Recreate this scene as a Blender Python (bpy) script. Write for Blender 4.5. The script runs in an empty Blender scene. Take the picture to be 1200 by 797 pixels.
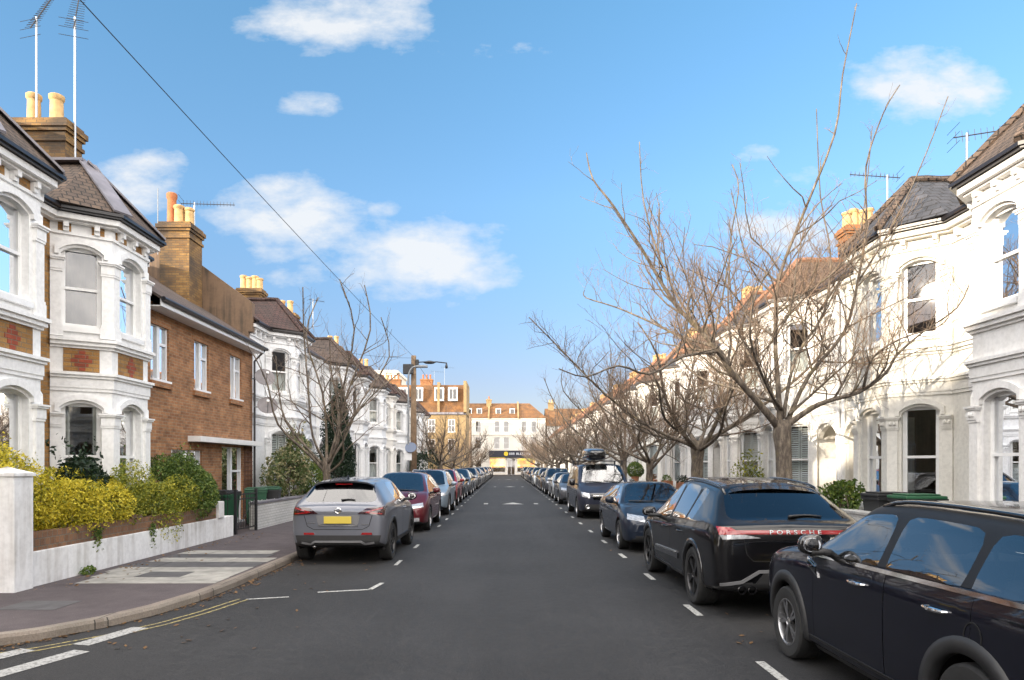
import bpy, bmesh, math, random
from mathutils import Vector, Matrix
from mathutils.bvhtree import BVHTree
random.seed(7)
R = math.radians
sc = bpy.context.scene
col = sc.collection
F, VX, VY, EYE = 820.0, 593.0, 546.0, 1.8
def at(px, py, Y):            # the point at depth Y seen at a pixel of the photograph
    return Vector(((px-VX)/F*Y, Y, EYE-(py-VY)/F*Y))

# ------------------------------------------------------------------ mesh builder
class MB:
    def __init__(s, fn=None, flip=False):
        s.v = []; s.f = []; s.m = []; s.fn = fn; s.flip = flip
    def pt(s, p):
        if s.fn: p = s.fn(p)
        s.v.append((p[0], p[1], p[2])); return len(s.v)-1
    def face(s, idx, m=0):
        s.f.append(tuple(reversed(idx)) if s.flip else tuple(idx)); s.m.append(m)
    def poly(s, pts, m=0):
        s.face([s.pt(p) for p in pts], m)
    def box(s, x0, x1, y0, y1, z0, z1, m=0, M=None, taper=0.0):
        c = [(x, y, z) for z in (z0, z1) for y in (y0, y1) for x in (x0, x1)]
        if taper:
            cx, cy = (x0+x1)/2, (y0+y1)/2
            c = [p if p[2] == z0 else (cx+(p[0]-cx)*(1-taper), cy+(p[1]-cy)*(1-taper), p[2]) for p in c]
        if M is not None: c = [tuple(M @ Vector(p)) for p in c]
        i = [s.pt(p) for p in c]
        for q in ((0,2,3,1), (4,5,7,6), (0,1,5,4), (2,6,7,3), (0,4,6,2), (1,3,7,5)):
            s.face([i[k] for k in q], m)
    def bbox(s, x0, x1, y0, y1, z0, z1, b=0.02, m=0, M=None):   # box with chamfered edges
        bm = bmesh.new()
        bmesh.ops.create_cube(bm, size=1)
        for v in bm.verts:
            v.co = Vector((x0+(v.co.x+.5)*(x1-x0), y0+(v.co.y+.5)*(y1-y0), z0+(v.co.z+.5)*(z1-z0)))
        bmesh.ops.bevel(bm, geom=bm.edges[:], offset=b, segments=2, affect='EDGES', profile=.6)
        if M is not None: bmesh.ops.transform(bm, matrix=M, verts=bm.verts[:])
        s.addbm(bm, m); bm.free()
    def addbm(s, bm, m=0):
        bm.verts.index_update()
        b = [s.pt(v.co) for v in bm.verts]
        for f in bm.faces: s.face([b[v.index] for v in f.verts], m)
    def prism(s, pts, z0, z1, m=0, mside=None):
        n = len(pts)
        lo = [s.pt((p[0], p[1], z0)) for p in pts]; hi = [s.pt((p[0], p[1], z1)) for p in pts]
        s.face(hi, m); s.face(lo[::-1], m)
        for k in range(n):
            j = (k+1) % n
            s.face((lo[k], lo[j], hi[j], hi[k]), m if mside is None else mside)
    def tube(s, path, rad, n=6, m=0, cap=True):
        path = [Vector(p) for p in path]
        if not hasattr(rad, '__len__'): rad = [rad]*len(path)
        rings = []; ref = None
        for k, p in enumerate(path):
            t = (path[min(k+1, len(path)-1)]-path[max(k-1, 0)])
            if t.length < 1e-9: t = Vector((0,0,1))
            t.normalize()
            if ref is None: ref = Vector((1,0,0)) if abs(t.x) < .8 else Vector((0,1,0))
            a = (ref - t*ref.dot(t))
            if a.length < 1e-6: a = t.orthogonal()
            a.normalize(); ref = a; b = t.cross(a)
            rings.append([s.pt(p+(a*math.cos(2*math.pi*i/n)+b*math.sin(2*math.pi*i/n))*rad[k]) for i in range(n)])
        for k in range(len(rings)-1):
            for i in range(n):
                j = (i+1) % n
                s.face((rings[k][i], rings[k][j], rings[k+1][j], rings[k+1][i]), m)
        if cap:
            s.face(rings[0][::-1], m); s.face(rings[-1], m)
    def lathe(s, prof, n=16, M=None, m=0, closed=False):       # prof: (radius, height) about z
        rings = []
        for r, h in prof:
            ring = []
            for i in range(n):
                p = Vector((r*math.cos(2*math.pi*i/n), r*math.sin(2*math.pi*i/n), h))
                if M is not None: p = M @ p
                ring.append(s.pt(p))
            rings.append(ring)
        for k in range(len(rings)-1):
            for i in range(n):
                j = (i+1) % n
                s.face((rings[k][i], rings[k][j], rings[k+1][j], rings[k+1][i]), m)
        if closed:
            s.face(rings[0][::-1], m); s.face(rings[-1], m)
    def build(s, name, mats, parent=None, smooth=False, uv=True, color=None, normals=None):
        me = bpy.data.meshes.new(name)
        me.from_pydata(s.v, [], s.f)
        if not isinstance(mats, (list, tuple)): mats = [mats]
        for mt in mats: me.materials.append(mt)
        if len(mats) > 1: me.polygons.foreach_set('material_index', s.m)
        if smooth: me.polygons.foreach_set('use_smooth', [True]*len(s.f))
        if uv: box_uv(me)
        o = bpy.data.objects.new(name, me); col.objects.link(o)
        if parent: o.parent = parent
        if color: o.color = color if len(color) == 4 else (*color, 1)
        if smooth == 'auto':
            me.set_sharp_from_angle(angle=R(35))
        return o

def box_uv(me):
    lay = me.uv_layers.new(name='UVMap')
    co = me.vertices
    Z = Vector((0,0,1)); data = lay.data
    for p in me.polygons:
        n = p.normal
        if abs(n.z) > .93: t = Vector((1,0,0))
        else: t = Z.cross(n).normalized()
        b = n.cross(t)
        for li in p.loop_indices:
            c = co[me.loops[li].vertex_index].co
            data[li].uv = (c.dot(t), c.dot(b))

def thing(name, label, cat, loc=(0,0,0), rz=0, group=None):
    o = bpy.data.objects.new(name, None); col.objects.link(o)
    o.empty_display_size = .2
    o.location = loc; o.rotation_euler = (0,0,rz)
    o['label'] = label; o['category'] = cat
    if group: o['group'] = group
    return o
def tag(o, label, cat, group=None):
    o['label'] = label; o['category'] = cat
    if group: o['group'] = group
    return o
def structure(o): o['kind'] = 'structure'; return o
KIDS = {}
def kids(o): return [c for c in o.children]
def dup(root, loc, rz, label=None, group=None, color=None, scale=None):
    r = root.copy(); col.objects.link(r); r.location = loc; r.rotation_euler = (0,0,rz)
    if scale: r.scale = scale
    if label: r['label'] = label
    if group: r['group'] = group
    def rec(src, par):
        for ch in src.children:
            if ch.name in skip: continue
            c = ch.copy(); col.objects.link(c); c.parent = par
            if color and c.get('tinted'): c.color = color
            rec(ch, c)
    skip = ()
    rec(root, r)
    return r

# ------------------------------------------------------------------ materials
MATS = {}
class NT:
    def __init__(s, name):
        s.mat = bpy.data.materials.new(name); s.mat.use_nodes = True
        s.t = s.mat.node_tree; s.n = s.t.nodes; s.l = s.t.links
        s.bsdf = s.n['Principled BSDF']; s.out = s.n['Material Output']
        MATS[name] = s.mat
    def node(s, ty, **kw):
        nd = s.n.new(ty)
        for k, v in kw.items():
            if k in nd.inputs.keys() if isinstance(k, str) else False: nd.inputs[k].default_value = v
            else: setattr(nd, k, v)
        return nd
    def link(s, a, b): s.l.new(a, b)
    def coord(s, kind='Object'):
        return s.node('ShaderNodeTexCoord').outputs[kind]
    def noise(s, scale, detail=4, vec=None, rough=.55):
        nd = s.node('ShaderNodeTexNoise'); nd.inputs['Scale'].default_value = scale
        nd.inputs['Detail'].default_value = detail; nd.inputs['Roughness'].default_value = rough
        if vec is not None: s.link(vec, nd.inputs['Vector'])
        return nd.outputs['Fac']
    def ramp(s, fac, stops):
        nd = s.node('ShaderNodeValToRGB'); e = nd.color_ramp.elements
        while len(e) < len(stops): e.new(.5)
        for i, (p, c) in enumerate(stops):
            e[i].position = p; e[i].color = (*c, 1) if not isinstance(c, float) else (c, c, c, 1)
        s.link(fac, nd.inputs['Fac']); return nd.outputs['Color']
    def mix(s, fac, a, b, mode='MIX'):
        nd = s.node('ShaderNodeMix'); nd.data_type = 'RGBA'; nd.blend_type = mode
        for sock, v in ((nd.inputs[0], fac), (nd.inputs[6], a), (nd.inputs[7], b)):
            if hasattr(v, 'is_output'): s.link(v, sock)
            elif isinstance(v, (int, float)): sock.default_value = v if sock == nd.inputs[0] else (v, v, v, 1)
            else: sock.default_value = (*v, 1)
        return nd.outputs[2]
    def math(s, op, a, b=None):
        nd = s.node('ShaderNodeMath'); nd.operation = op
        for i, v in enumerate((a, b)):
            if v is None: continue
            if hasattr(v, 'is_output'): s.link(v, nd.inputs[i])
            else: nd.inputs[i].default_value = v
        return nd.outputs[0]
    def bump(s, h, strength=.3, dist=.01):
        nd = s.node('ShaderNodeBump'); nd.inputs['Strength'].default_value = strength; nd.inputs['Distance'].default_value = dist
        s.link(h, nd.inputs['Height']); s.link(nd.outputs['Normal'], s.bsdf.inputs['Normal'])
    def base(s, c):
        if hasattr(c, 'is_output'): s.link(c, s.bsdf.inputs['Base Color'])
        else: s.bsdf.inputs['Base Color'].default_value = (*c, 1)
    def rough(s, r):
        if hasattr(r, 'is_output'): s.link(r, s.bsdf.inputs['Roughness'])
        else: s.bsdf.inputs['Roughness'].default_value = r

def plain(name, c, rough=.5, metal=0.0, var=.0, scale=8, bump=0.0, coat=0.0, spec=None):
    t = NT(name); t.rough(rough); t.bsdf.inputs['Metallic'].default_value = metal
    if var:
        f = t.noise(scale, 5, t.coord())
        a = tuple(x*(1-var) for x in c); b = tuple(min(1, x*(1+var)) for x in c)
        t.base(t.ramp(f, [(.3, a), (.7, b)]))
        if bump: t.bump(t.noise(scale*3, 4, t.coord()), bump, .02)
    else: t.base(c)
    if coat: t.bsdf.inputs['Coat Weight'].default_value = coat; t.bsdf.inputs['Coat Roughness'].default_value = .03
    if spec is not None: t.bsdf.inputs['Specular IOR Level'].default_value = spec
    return t.mat

def render_paint(name, c, dirt, amt=.55, tint=False):      # painted stucco with streaks and blotches of grime
    t = NT(name); o = t.coord()
    big = t.noise(.9, 5, o); fine = t.noise(14, 4, o)
    mp = t.node('ShaderNodeMapping'); mp.inputs['Scale'].default_value = (6, 6, .5); t.link(o, mp.inputs['Vector'])
    streak = t.noise(1.2, 5, mp.outputs['Vector'])
    if tint: c = t.node('ShaderNodeObjectInfo').outputs['Color']
    m1 = t.ramp(t.math('MULTIPLY', big, streak), [(.22, 0.0), (.42, 1.0)])
    colr = t.mix(t.math('MULTIPLY', m1, amt), c, dirt)
    colr = t.mix(.25, colr, t.ramp(fine, [(.35, .55), (.6, 1.0)]), 'MULTIPLY')
    t.base(colr); t.rough(.75); t.bump(fine, .25, .004)
    return t.mat

def brick(name, c1, c2, mortar, bw=.225, bh=.075, ms=.008, var=(.55, 1.25), bump=.6, soot=.0):
    t = NT(name); uv = t.coord('UV')
    b = t.node('ShaderNodeTexBrick'); t.link(uv, b.inputs['Vector'])
    b.inputs['Color1'].default_value = (*c1, 1); b.inputs['Color2'].default_value = (*c2, 1); b.inputs['Mortar'].default_value = (*mortar, 1)
    b.inputs['Scale'].default_value = 1; b.inputs['Mortar Size'].default_value = ms; b.inputs['Mortar Smooth'].default_value = .3
    b.inputs['Brick Width'].default_value = bw; b.inputs['Row Height'].default_value = bh; b.inputs['Bias'].default_value = 0
    v = t.ramp(t.noise(2.2, 6, uv, .7), [(.3, var[0]), (.72, var[1])])
    w = t.noise(40, 3, uv)
    cc = t.mix(1.0, b.outputs['Color'], v, 'MULTIPLY')
    cc = t.mix(.5, cc, t.ramp(w, [(.3, .6), (.7, 1.15)]), 'MULTIPLY')
    if soot:
        cc = t.mix(t.math('MULTIPLY', t.ramp(t.noise(1.1, 5, uv), [(.42, 0.0), (.62, 1.0)]), soot), cc, (.035, .03, .026))
    t.base(cc); t.rough(.88)
    h = t.math('ADD', t.math('MULTIPLY', b.outputs['Fac'], -1.0), t.math('MULTIPLY', w, .5))
    t.bump(h, bump, .012)
    return t.mat

white_r = render_paint('white_stucco', (.85,.85,.84), (.58,.57,.54), .22)
cream_r = render_paint('cream_stucco', (.82,.79,.71), (.50,.46,.38), .25, tint=True)
wall_r = render_paint('garden_wall_paint', (.80,.80,.80), (.34,.31,.27), .6)
brown_r = render_paint('brown_cement_render', (.18,.115,.07), (.055,.042,.03), .95)
stock = brick('yellow_stock_brick', (.46,.25,.075), (.33,.16,.045), (.27,.20,.12), soot=.15)
redbr = brick('red_rubbed_brick', (.36,.075,.035), (.28,.06,.03), (.22,.15,.1))
newbr = brick('orange_brown_brick', (.43,.205,.088), (.27,.115,.048), (.34,.25,.16), var=(.55,1.35))
coping = brick('wall_coping_brick', (.30,.15,.075), (.21,.105,.055), (.2,.17,.13), bw=.11, bh=.11, soot=.5)
whitebr = brick('white_painted_brick', (.72,.71,.68), (.68,.67,.63), (.5,.49,.46), var=(.8,1.05), soot=.12)
chimbr = brick('sooty_chimney_brick', (.40,.225,.07), (.21,.11,.038), (.15,.115,.07), var=(.45,1.3), soot=.85)
orangebr = brick('orange_chimney_brick', (.50,.20,.06), (.36,.13,.04), (.25,.2,.13), soot=.3)
goldbr = brick('gold_brick', (.40,.28,.13), (.32,.22,.10), (.3,.22,.13), var=(.75,1.15))
def tiles(n, a, b, rw=.17, rh=.14, soot=.5): return brick(n, a, b, (.02,.017,.015), bw=rw, bh=rh, ms=.012, bump=1.0, soot=soot, var=(.5,1.3))
t_brown = tiles('brown_roof_tile', (.115,.08,.062), (.165,.112,.078))
t_plum = tiles('plum_roof_tile', (.085,.05,.045), (.12,.06,.05))
t_red = tiles('red_roof_tile', (.17,.10,.068), (.12,.078,.055))
t_slate = tiles('blue_slate', (.045,.05,.062), (.07,.072,.085), .25, .2, .15)
t_dark = tiles('dark_concrete_tile', (.105,.075,.062), (.14,.10,.08), .3, .3)
t_orange = tiles('orange_roof_tile', (.36,.17,.055), (.29,.13,.045))
lead = plain('grey_lead', (.19,.18,.20), .5, .0, .25, 3)
orange_ridge = plain('terracotta_ridge', (.26,.125,.07), .8, 0, .3, 12)
gutter_m = plain('black_gutter', (.022,.02,.022), .35)
white_p = plain('white_gloss_paint', (.80,.80,.79), .35, 0, .06, 5)
upvc = plain('white_upvc', (.82,.83,.84), .25)
pot_m = plain('buff_chimney_clay', (.52,.34,.15), .8, 0, .25, 7)
potred_m = plain('red_chimney_clay', (.42,.15,.06), .8, 0, .25, 7)
curtain_m = plain('curtain_cloth', (.62,.60,.55), .9, 0, .15, 6)
blind_m = plain('white_blind', (.72,.72,.69), .7, 0, .05, 4)
door_m = NT('door_gloss'); door_m.base(door_m.node('ShaderNodeObjectInfo').outputs['Color']); door_m.rough(.3); door_m = door_m.mat
metal_b = plain('black_iron', (.018,.018,.02), .45)
alum = plain('aerial_aluminium', (.42,.43,.44), .4, .8)
galv = plain('galvanised_grey', (.22,.235,.25), .5, .3, .15, 6)
wood_pole = plain('weathered_pole_timber', (.17,.115,.07), .9, 0, .4, 5, .4)
cable_m = plain('black_cable', (.012,.012,.014), .6)
terracotta = plain('terracotta_pot', (.33,.14,.07), .85, 0, .25, 9)
soil_m = plain('garden_soil', (.05,.036,.024), .95, 0, .5, 6, .6)
dish_m = plain('dish_grey', (.20,.185,.19), .5, 0, .12, 6)
bin_green = plain('bin_green_plastic', (.016,.085,.042), .45, 0, .1, 10)
bin_black = plain('bin_black_plastic', (.02,.021,.022), .5, 0, .1, 10)
label_w = plain('white_label', (.75,.76,.76), .5)

def glass(name, tint, refl=.06, rough=.0):
    t = NT(name); n = t.n; n.remove(t.bsdf)
    lw = t.node('ShaderNodeFresnel'); lw.inputs['IOR'].default_value = 1.52
    f = t.math('MINIMUM', t.math('ADD', t.math('MULTIPLY', lw.outputs[0], 1.5), refl), 1.0)
    tr = t.node('ShaderNodeBsdfTransparent'); tr.inputs['Color'].default_value = (*tint, 1)
    gl = t.node('ShaderNodeBsdfGlossy'); gl.inputs['Roughness'].default_value = rough; gl.inputs['Color'].default_value = (.95,.97,1,1)
    mx = t.node('ShaderNodeMixShader'); t.link(f, mx.inputs[0]); t.link(tr.outputs[0], mx.inputs[1]); t.link(gl.outputs[0], mx.inputs[2])
    t.link(mx.outputs[0], t.out.inputs['Surface'])
    return t.mat
pane_m = glass('window_glass', (.72,.76,.76), .05, .01)
carglass = glass('car_glass', (.50,.54,.55), .10, .005)
privglass = glass('tinted_car_glass', (.10,.11,.12), .03, .005)

def make_asphalt():
    t = NT('worn_asphalt'); o = t.coord()
    fine = t.noise(160, 3, o, .8); mid = t.noise(9, 5, o, .6); big = t.noise(.35, 5, o, .6)
    mp = t.node('ShaderNodeMapping'); mp.inputs['Scale'].default_value = (1.1, .04, 1); t.link(o, mp.inputs['Vector'])
    lane = t.noise(1.0, 4, mp.outputs['Vector'])
    c = t.ramp(fine, [(.33, (.0075,.0075,.008)), (.52, (.020,.0198,.021)), (.72, (.075,.073,.073))])
    grit = t.noise(45, 3, o, .7)
    c = t.mix(.8, c, t.ramp(grit, [(.34, .4), (.66, 1.5)]), 'MULTIPLY')
    c = t.mix(.7, c, t.ramp(mid, [(.32, .5), (.68, 1.3)]), 'MULTIPLY')
    c = t.mix(.8, c, t.ramp(big, [(.35, .62), (.65, 1.25)]), 'MULTIPLY')
    c = t.mix(.7, c, t.ramp(lane, [(.35, .75), (.65, 1.2)]), 'MULTIPLY')
    vo = t.node('ShaderNodeTexVoronoi'); vo.feature = 'DISTANCE_TO_EDGE'; vo.inputs['Scale'].default_value = .16
    wob = t.node('ShaderNodeTexNoise'); wob.inputs['Scale'].default_value = 1.5; t.link(o, wob.inputs['Vector'])
    ad = t.mix(.35, o, wob.outputs['Color'], 'ADD'); t.link(ad, vo.inputs['Vector'])
    c = t.mix(t.ramp(vo.outputs['Distance'], [(.0, .25), (.004, 0.0)]), c, (.012,.012,.012))
    t.base(c); t.rough(t.ramp(mid, [(.3, .72), (.7, .9)])); t.bump(t.math('ADD', fine, grit), .6, .008)
    return t.mat
asphalt = make_asphalt()
def make_pavement():
    t = NT('pavement_tarmac'); o = t.coord()
    fine = t.noise(110, 3, o, .8); mid = t.noise(3, 6, o, .65)
    c = t.ramp(fine, [(.33, (.042,.036,.039)), (.55, (.085,.073,.077)), (.75, (.17,.15,.15))])
    c = t.mix(.7, c, t.ramp(mid, [(.3, (.62,.55,.55)), (.7, (1.2,1.12,1.1))]), 'MULTIPLY')
    t.base(c); t.rough(.9); t.bump(fine, .4, .005)
    return t.mat
pave_m = make_pavement()
def make_kerb():
    t = NT('kerb_stone'); uv = t.coord('UV'); o = t.coord()
    b = t.node('ShaderNodeTexBrick'); t.link(uv, b.inputs['Vector'])
    for k, v in (('Color1', (.21,.175,.145,1)), ('Color2', (.27,.235,.195,1)), ('Mortar', (.05,.045,.04,1))): b.inputs[k].default_value = v
    b.inputs['Scale'].default_value = 1; b.inputs['Brick Width'].default_value = .9; b.inputs['Row Height'].default_value = 5; b.inputs['Mortar Size'].default_value = .008
    f = t.noise(60, 4, o, .7)
    c = t.mix(.7, b.outputs['Color'], t.ramp(f, [(.3, .55), (.7, 1.25)]), 'MULTIPLY')
    c = t.mix(.7, c, t.ramp(t.noise(2, 5, o), [(.3, .6), (.65, 1.1)]), 'MULTIPLY')
    t.base(c); t.rough(.85); t.bump(f, .5, .006); return t.mat
kerb_m = make_kerb()
def worn_paint(name, c, lo=.42, hi=.6):
    t = NT(name); o = t.coord()
    f = t.ramp(t.noise(30, 6, o, .75), [(lo-.08, 0.0), (lo+.08, 1.0)])
    t.base(t.mix(f, (.07,.068,.065), c)); t.rough(.8); return t.mat
line_w = worn_paint('worn_white_line', (.42,.42,.40), .44)
line_w2 = worn_paint('fresh_white_line', (.34,.34,.33), .44)
line_y = worn_paint('worn_yellow_line', (.36,.29,.10), .5)
slab_p = plain('pale_paving_slab', (.28,.27,.245), .85, 0, .3, 4, .3)
slab_d = plain('dark_paving_slab', (.075,.072,.075), .85, 0, .25, 5, .3)

def leafmat(name, stops, rough=.55, trans=.25):
    t = NT(name); g = t.node('ShaderNodeNewGeometry')
    f = t.math('ADD', t.math('MULTIPLY', g.outputs['Random Per Island'], .62), t.math('MULTIPLY', t.math('SUBTRACT', t.noise(3.2, 4, t.coord()), .28), .85)); c = t.ramp(f, stops)
    t.base(c); t.rough(rough)
    n = t.n; tr = t.node('ShaderNodeBsdfTranslucent'); t.link(c, tr.inputs['Color'])
    mx = t.node('ShaderNodeMixShader'); mx.inputs[0].default_value = trans
    t.link(t.bsdf.outputs[0], mx.inputs[1]); t.link(tr.outputs[0], mx.inputs[2]); t.link(mx.outputs[0], t.out.inputs['Surface'])
    return t.mat
leaf_gold = leafmat('golden_privet_leaf', [(0, (.05,.09,.014)), (.22, (.20,.22,.02)), (.5, (.58,.48,.03)), (1, (.80,.66,.07))])
leaf_mid = leafmat('olive_privet_leaf', [(0, (.045,.085,.014)), (.45, (.20,.23,.024)), (1, (.58,.50,.05))])
leaf_green = leafmat('green_bush_leaf', [(0, (.03,.07,.014)), (.6, (.10,.16,.025)), (1, (.28,.30,.05))])
leaf_dark = leafmat('dark_evergreen_leaf', [(0, (.006,.018,.008)), (.7, (.015,.038,.014)), (1, (.035,.065,.02))])
leaf_var = leafmat('variegated_leaf', [(0, (.035,.07,.02)), (.45, (.10,.14,.04)), (.7, (.35,.33,.17)), (1, (.19,.09,.04))])
leaf_rust = leafmat('fallen_leaf', [(0, (.10,.05,.02)), (1, (.23,.13,.05))])
def make_bark():
    t = NT('cherry_bark'); o = t.coord()
    mp = t.node('ShaderNodeMapping'); mp.inputs['Scale'].default_value = (1, 1, .35); t.link(o, mp.inputs['Vector'])
    f = t.noise(13, 7, mp.outputs['Vector'], .7); b = t.noise(4, 4, o)
    c = t.ramp(f, [(.3, (.035,.028,.024)), (.5, (.12,.096,.075)), (.72, (.30,.25,.19))])
    c = t.mix(t.ramp(b, [(.55, 0.0), (.7, .6)]), c, (.17,.135,.06))
    t.base(c); t.rough(.9); t.bump(f, .9, .03); return t.mat
bark = make_bark()
twig_m = plain('twig_bark', (.21,.145,.10), .85, 0, .35, 3)
# ------------------------------------------------------------------ house parts
def panel(mb, o, u, w, z0, z1, ops=(), m=0, rev=.13, mr=None):
    # a wall face starting at o (x,y), running along u, outward normal to the right of u, with openings and their reveals
    mr = m if mr is None else mr
    n = (u[1], -u[0])
    P = lambda a, z, d=0.0: (o[0]+u[0]*a+n[0]*d, o[1]+u[1]*a+n[1]*d, z)
    us = sorted({0, w, *[q for op in ops for q in (op[0], op[1])]})
    zs = sorted({z0, z1, *[q for op in ops for q in (op[2], op[3]+(.03 if op[4] else 0))]})
    for i in range(len(us)-1):
        for j in range(len(zs)-1):
            uc, zc = (us[i]+us[i+1])/2, (zs[j]+zs[j+1])/2
            if any(op[0] < uc < op[1] and op[2] < zc < op[3]+(.03 if op[4] else 0) for op in ops): continue
            mb.poly([P(us[i], zs[j]), P(us[i+1], zs[j]), P(us[i+1], zs[j+1]), P(us[i], zs[j+1])], m)
    for a, b, c, d, arch in ops:
        top = arc(a, b, d, arch)
        if arch:
            for k in range(len(top)-1):
                (u0, q0), (u1, q1) = top[k], top[k+1]
                mb.poly([P(u0, q0), P(u1, q1), P(u1, d+.03), P(u0, d+.03)], m)
        ring = [(a, c), (b, c)] + top[::-1]
        for k in range(len(ring)):
            (u0, q0), (u1, q1) = ring[k], ring[(k+1) % len(ring)]
            mb.poly([P(u0, q0, -rev), P(u1, q1, -rev), P(u1, q1), P(u0, q0)], mr)
def arc(a, b, d, arch, n=10):
    if not arch: return [(a, d), (b, d)]
    h = (b-a)/2; r = (h*h+arch*arch)/(2*arch); cz = d-r; c = (a+b)/2
    th = math.asin(min(1, h/r))
    if arch >= h*.99: th = math.pi/2
    return [(c+r*math.sin(-th+2*th*k/n), cz+r*math.cos(-th+2*th*k/n)) for k in range(n+1)]
def offset_line(pts, d):
    out = []
    for k, p in enumerate(pts):
        ns = []
        if k > 0: t = Vector(pts[k])-Vector(pts[k-1]); t.normalize(); ns.append(Vector((t.y, -t.x)))
        if k < len(pts)-1: t = Vector(pts[k+1])-Vector(pts[k]); t.normalize(); ns.append(Vector((t.y, -t.x)))
        if len(ns) == 2:
            b = ns[0]+ns[1]; b = b/ (1+ns[0].dot(ns[1])); out.append(Vector(p)+b*d)
        else: out.append(Vector(p)+ns[0]*d)
    return out
def band(mb, pts, z0, z1, d, m=0, d0=-.0):
    a = offset_line(pts, d); i = offset_line(pts, d0)
    for k in range(len(pts)-1):
        mb.poly([(*a[k], z0), (*a[k+1], z0), (*a[k+1], z1), (*a[k], z1)], m)
        mb.poly([(*a[k], z1), (*a[k+1], z1), (*i[k+1], z1), (*i[k], z1)], m)
        mb.poly([(*i[k], z0), (*i[k+1], z0), (*a[k+1], z0), (*a[k], z0)], m)
    mb.poly([(*i[0], z0), (*a[0], z0), (*a[0], z1), (*i[0], z1)], m)
    mb.poly([(*a[-1], z0), (*i[-1], z0), (*i[-1], z1), (*a[-1], z1)], m)
def hood(mb, o, u, a, b, d, arch, th=.09, pr=.06, m=0, feet=.0):
    n = (u[1], -u[0])
    P = lambda q, z, e: (o[0]+u[0]*q+n[0]*e, o[1]+u[1]*q+n[1]*e, z)
    lo = arc(a, b, d, arch); c = (a+b)/2
    h = (b-a)/2; r = (h*h+arch*arch)/(2*arch); cz = d-r
    hi = [(c+(q-c)*(r+th)/r, cz+(z-cz)*(r+th)/r) for q, z in lo]
    if feet:
        lo = [(lo[0][0], lo[0][1]-feet)]+lo+[(lo[-1][0], lo[-1][1]-feet)]
        hi = [(hi[0][0], lo[0][1])]+hi+[(hi[-1][0], lo[-1][1])]
    for k in range(len(lo)-1):
        mb.poly([P(*lo[k], pr), P(*lo[k+1], pr), P(*hi[k+1], pr), P(*hi[k], pr)], m)
        mb.poly([P(*hi[k], pr), P(*hi[k+1], pr), P(*hi[k+1], 0), P(*hi[k], 0)], m)
        mb.poly([P(*lo[k], 0), P(*lo[k+1], 0), P(*lo[k+1], pr), P(*lo[k], pr)], m)
def window(par, o, u, op, kind='plain', fn=None, flip=False, style='sash', rev=.13):
    a, b, c, d, arch = op; n = (u[1], -u[0])
    def mk():
        return MB((lambda p: fn((o[0]+u[0]*p[0]+n[0]*p[1], o[1]+u[1]*p[0]+n[1]*p[1], p[2]))) if fn else
                  (lambda p: (o[0]+u[0]*p[0]+n[0]*p[1], o[1]+u[1]*p[0]+n[1]*p[1], p[2])), not flip)
    d2 = d+.03; f = mk(); y0, y1 = -rev-.05, -rev+.02
    fw = .05
    f.box(a, a+fw, y0, y1, c, d2); f.box(b-fw, b, y0, y1, c, d2)
    f.box(a+fw, b-fw, y0, y1, d2-fw-(arch*.35), d2); f.box(a-.03, b+.03, -rev-.05, .06, c-.07, c+.02)
    mid = (c+d)/2
    if style == 'sash':
        f.box(a+fw, b-fw, y0+.005, y1+.012, mid-.025, mid+.025); f.box(a+fw, b-fw, y0+.005, y1-.005, c+.02, c+.10)
        f.box(a+fw, a+fw+.025, y0+.005, y1-.005, c+.1, d2-.05); f.box(b-fw-.025, b-fw, y0+.005, y1-.005, c+.1, d2-.05)
    else:
        k = a+(b-a)*.5; f.box(k-.035, k+.035, y0+.005, y1+.01, c, d2-.05)
        f.box(k+.035, b-fw, y0+.005, y1+.01, c+(d-c)*.68-.03, c+(d-c)*.68+.03)
        for (p, q) in ((a+fw, k-.035), (k+.035, b-fw)):
            f.box(p, p+.03, y0+.005, y1+.008, c+.05, d2-.06); f.box(q-.03, q, y0+.005, y1+.008, c+.05, d2-.06)
    fr = f.build('window', upvc if style != 'sash' else white_p, par)
    g = mk(); g.poly([(a+.02, -rev-.02, c), (b-.02, -rev-.02, c), (b-.02, -rev-.02, d2-.02), (a+.02, -rev-.02, d2-.02)])
    g.build('pane', pane_m, fr)
    s = mk(); yb = -rev-.11
    if kind in ('shutter', 'half_shutter', 'top_shutter'):
        zt = d-.02 if kind != 'half_shutter' else mid; zb = c+.05 if kind != 'top_shutter' else mid
        for (p, q) in ((a+.04, (a+b)/2-.01), ((a+b)/2+.01, b-.04)):
            s.box(p, p+.035, yb, yb+.03, zb, zt); s.box(q-.035, q, yb, yb+.03, zb, zt); s.box(p, q, yb, yb+.03, zt-.05, zt); s.box(p, q, yb, yb+.03, zb, zb+.05)
            k = zb+.085
            while k < zt-.07:
                s.poly([(p+.035, yb+.03, k-.018), (q-.035, yb+.03, k-.018), (q-.035, yb, k+.025), (p+.035, yb, k+.025)]); k += .06
        s.build('shutter', white_p, fr)
    elif kind == 'blind':
        s.box(a+.03, b-.03, yb, yb+.01, c+.02, d); s.build('blind', blind_m, fr)
    elif kind == 'half_blind':
        s.box(a+.03, b-.03, yb, yb+.01, c+.02, mid-.03); s.build('blind', blind_m, fr)
    elif kind == 'curtain':
        for (p, q) in ((a, a+(b-a)*.24), (b-(b-a)*.2, b)):
            nn = 9; pts = []
            for i in range(nn): pts.append((p+(q-p)*i/(nn-1), yb+.03*math.sin(i*2.2)))
            for i in range(nn-1): s.poly([(pts[i][0], pts[i][1], c), (pts[i+1][0], pts[i+1][1], c), (pts[i+1][0], pts[i+1][1], d), (pts[i][0], pts[i][1], d)])
        s.build('curtain', curtain_m, fr)
    return fr

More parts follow.
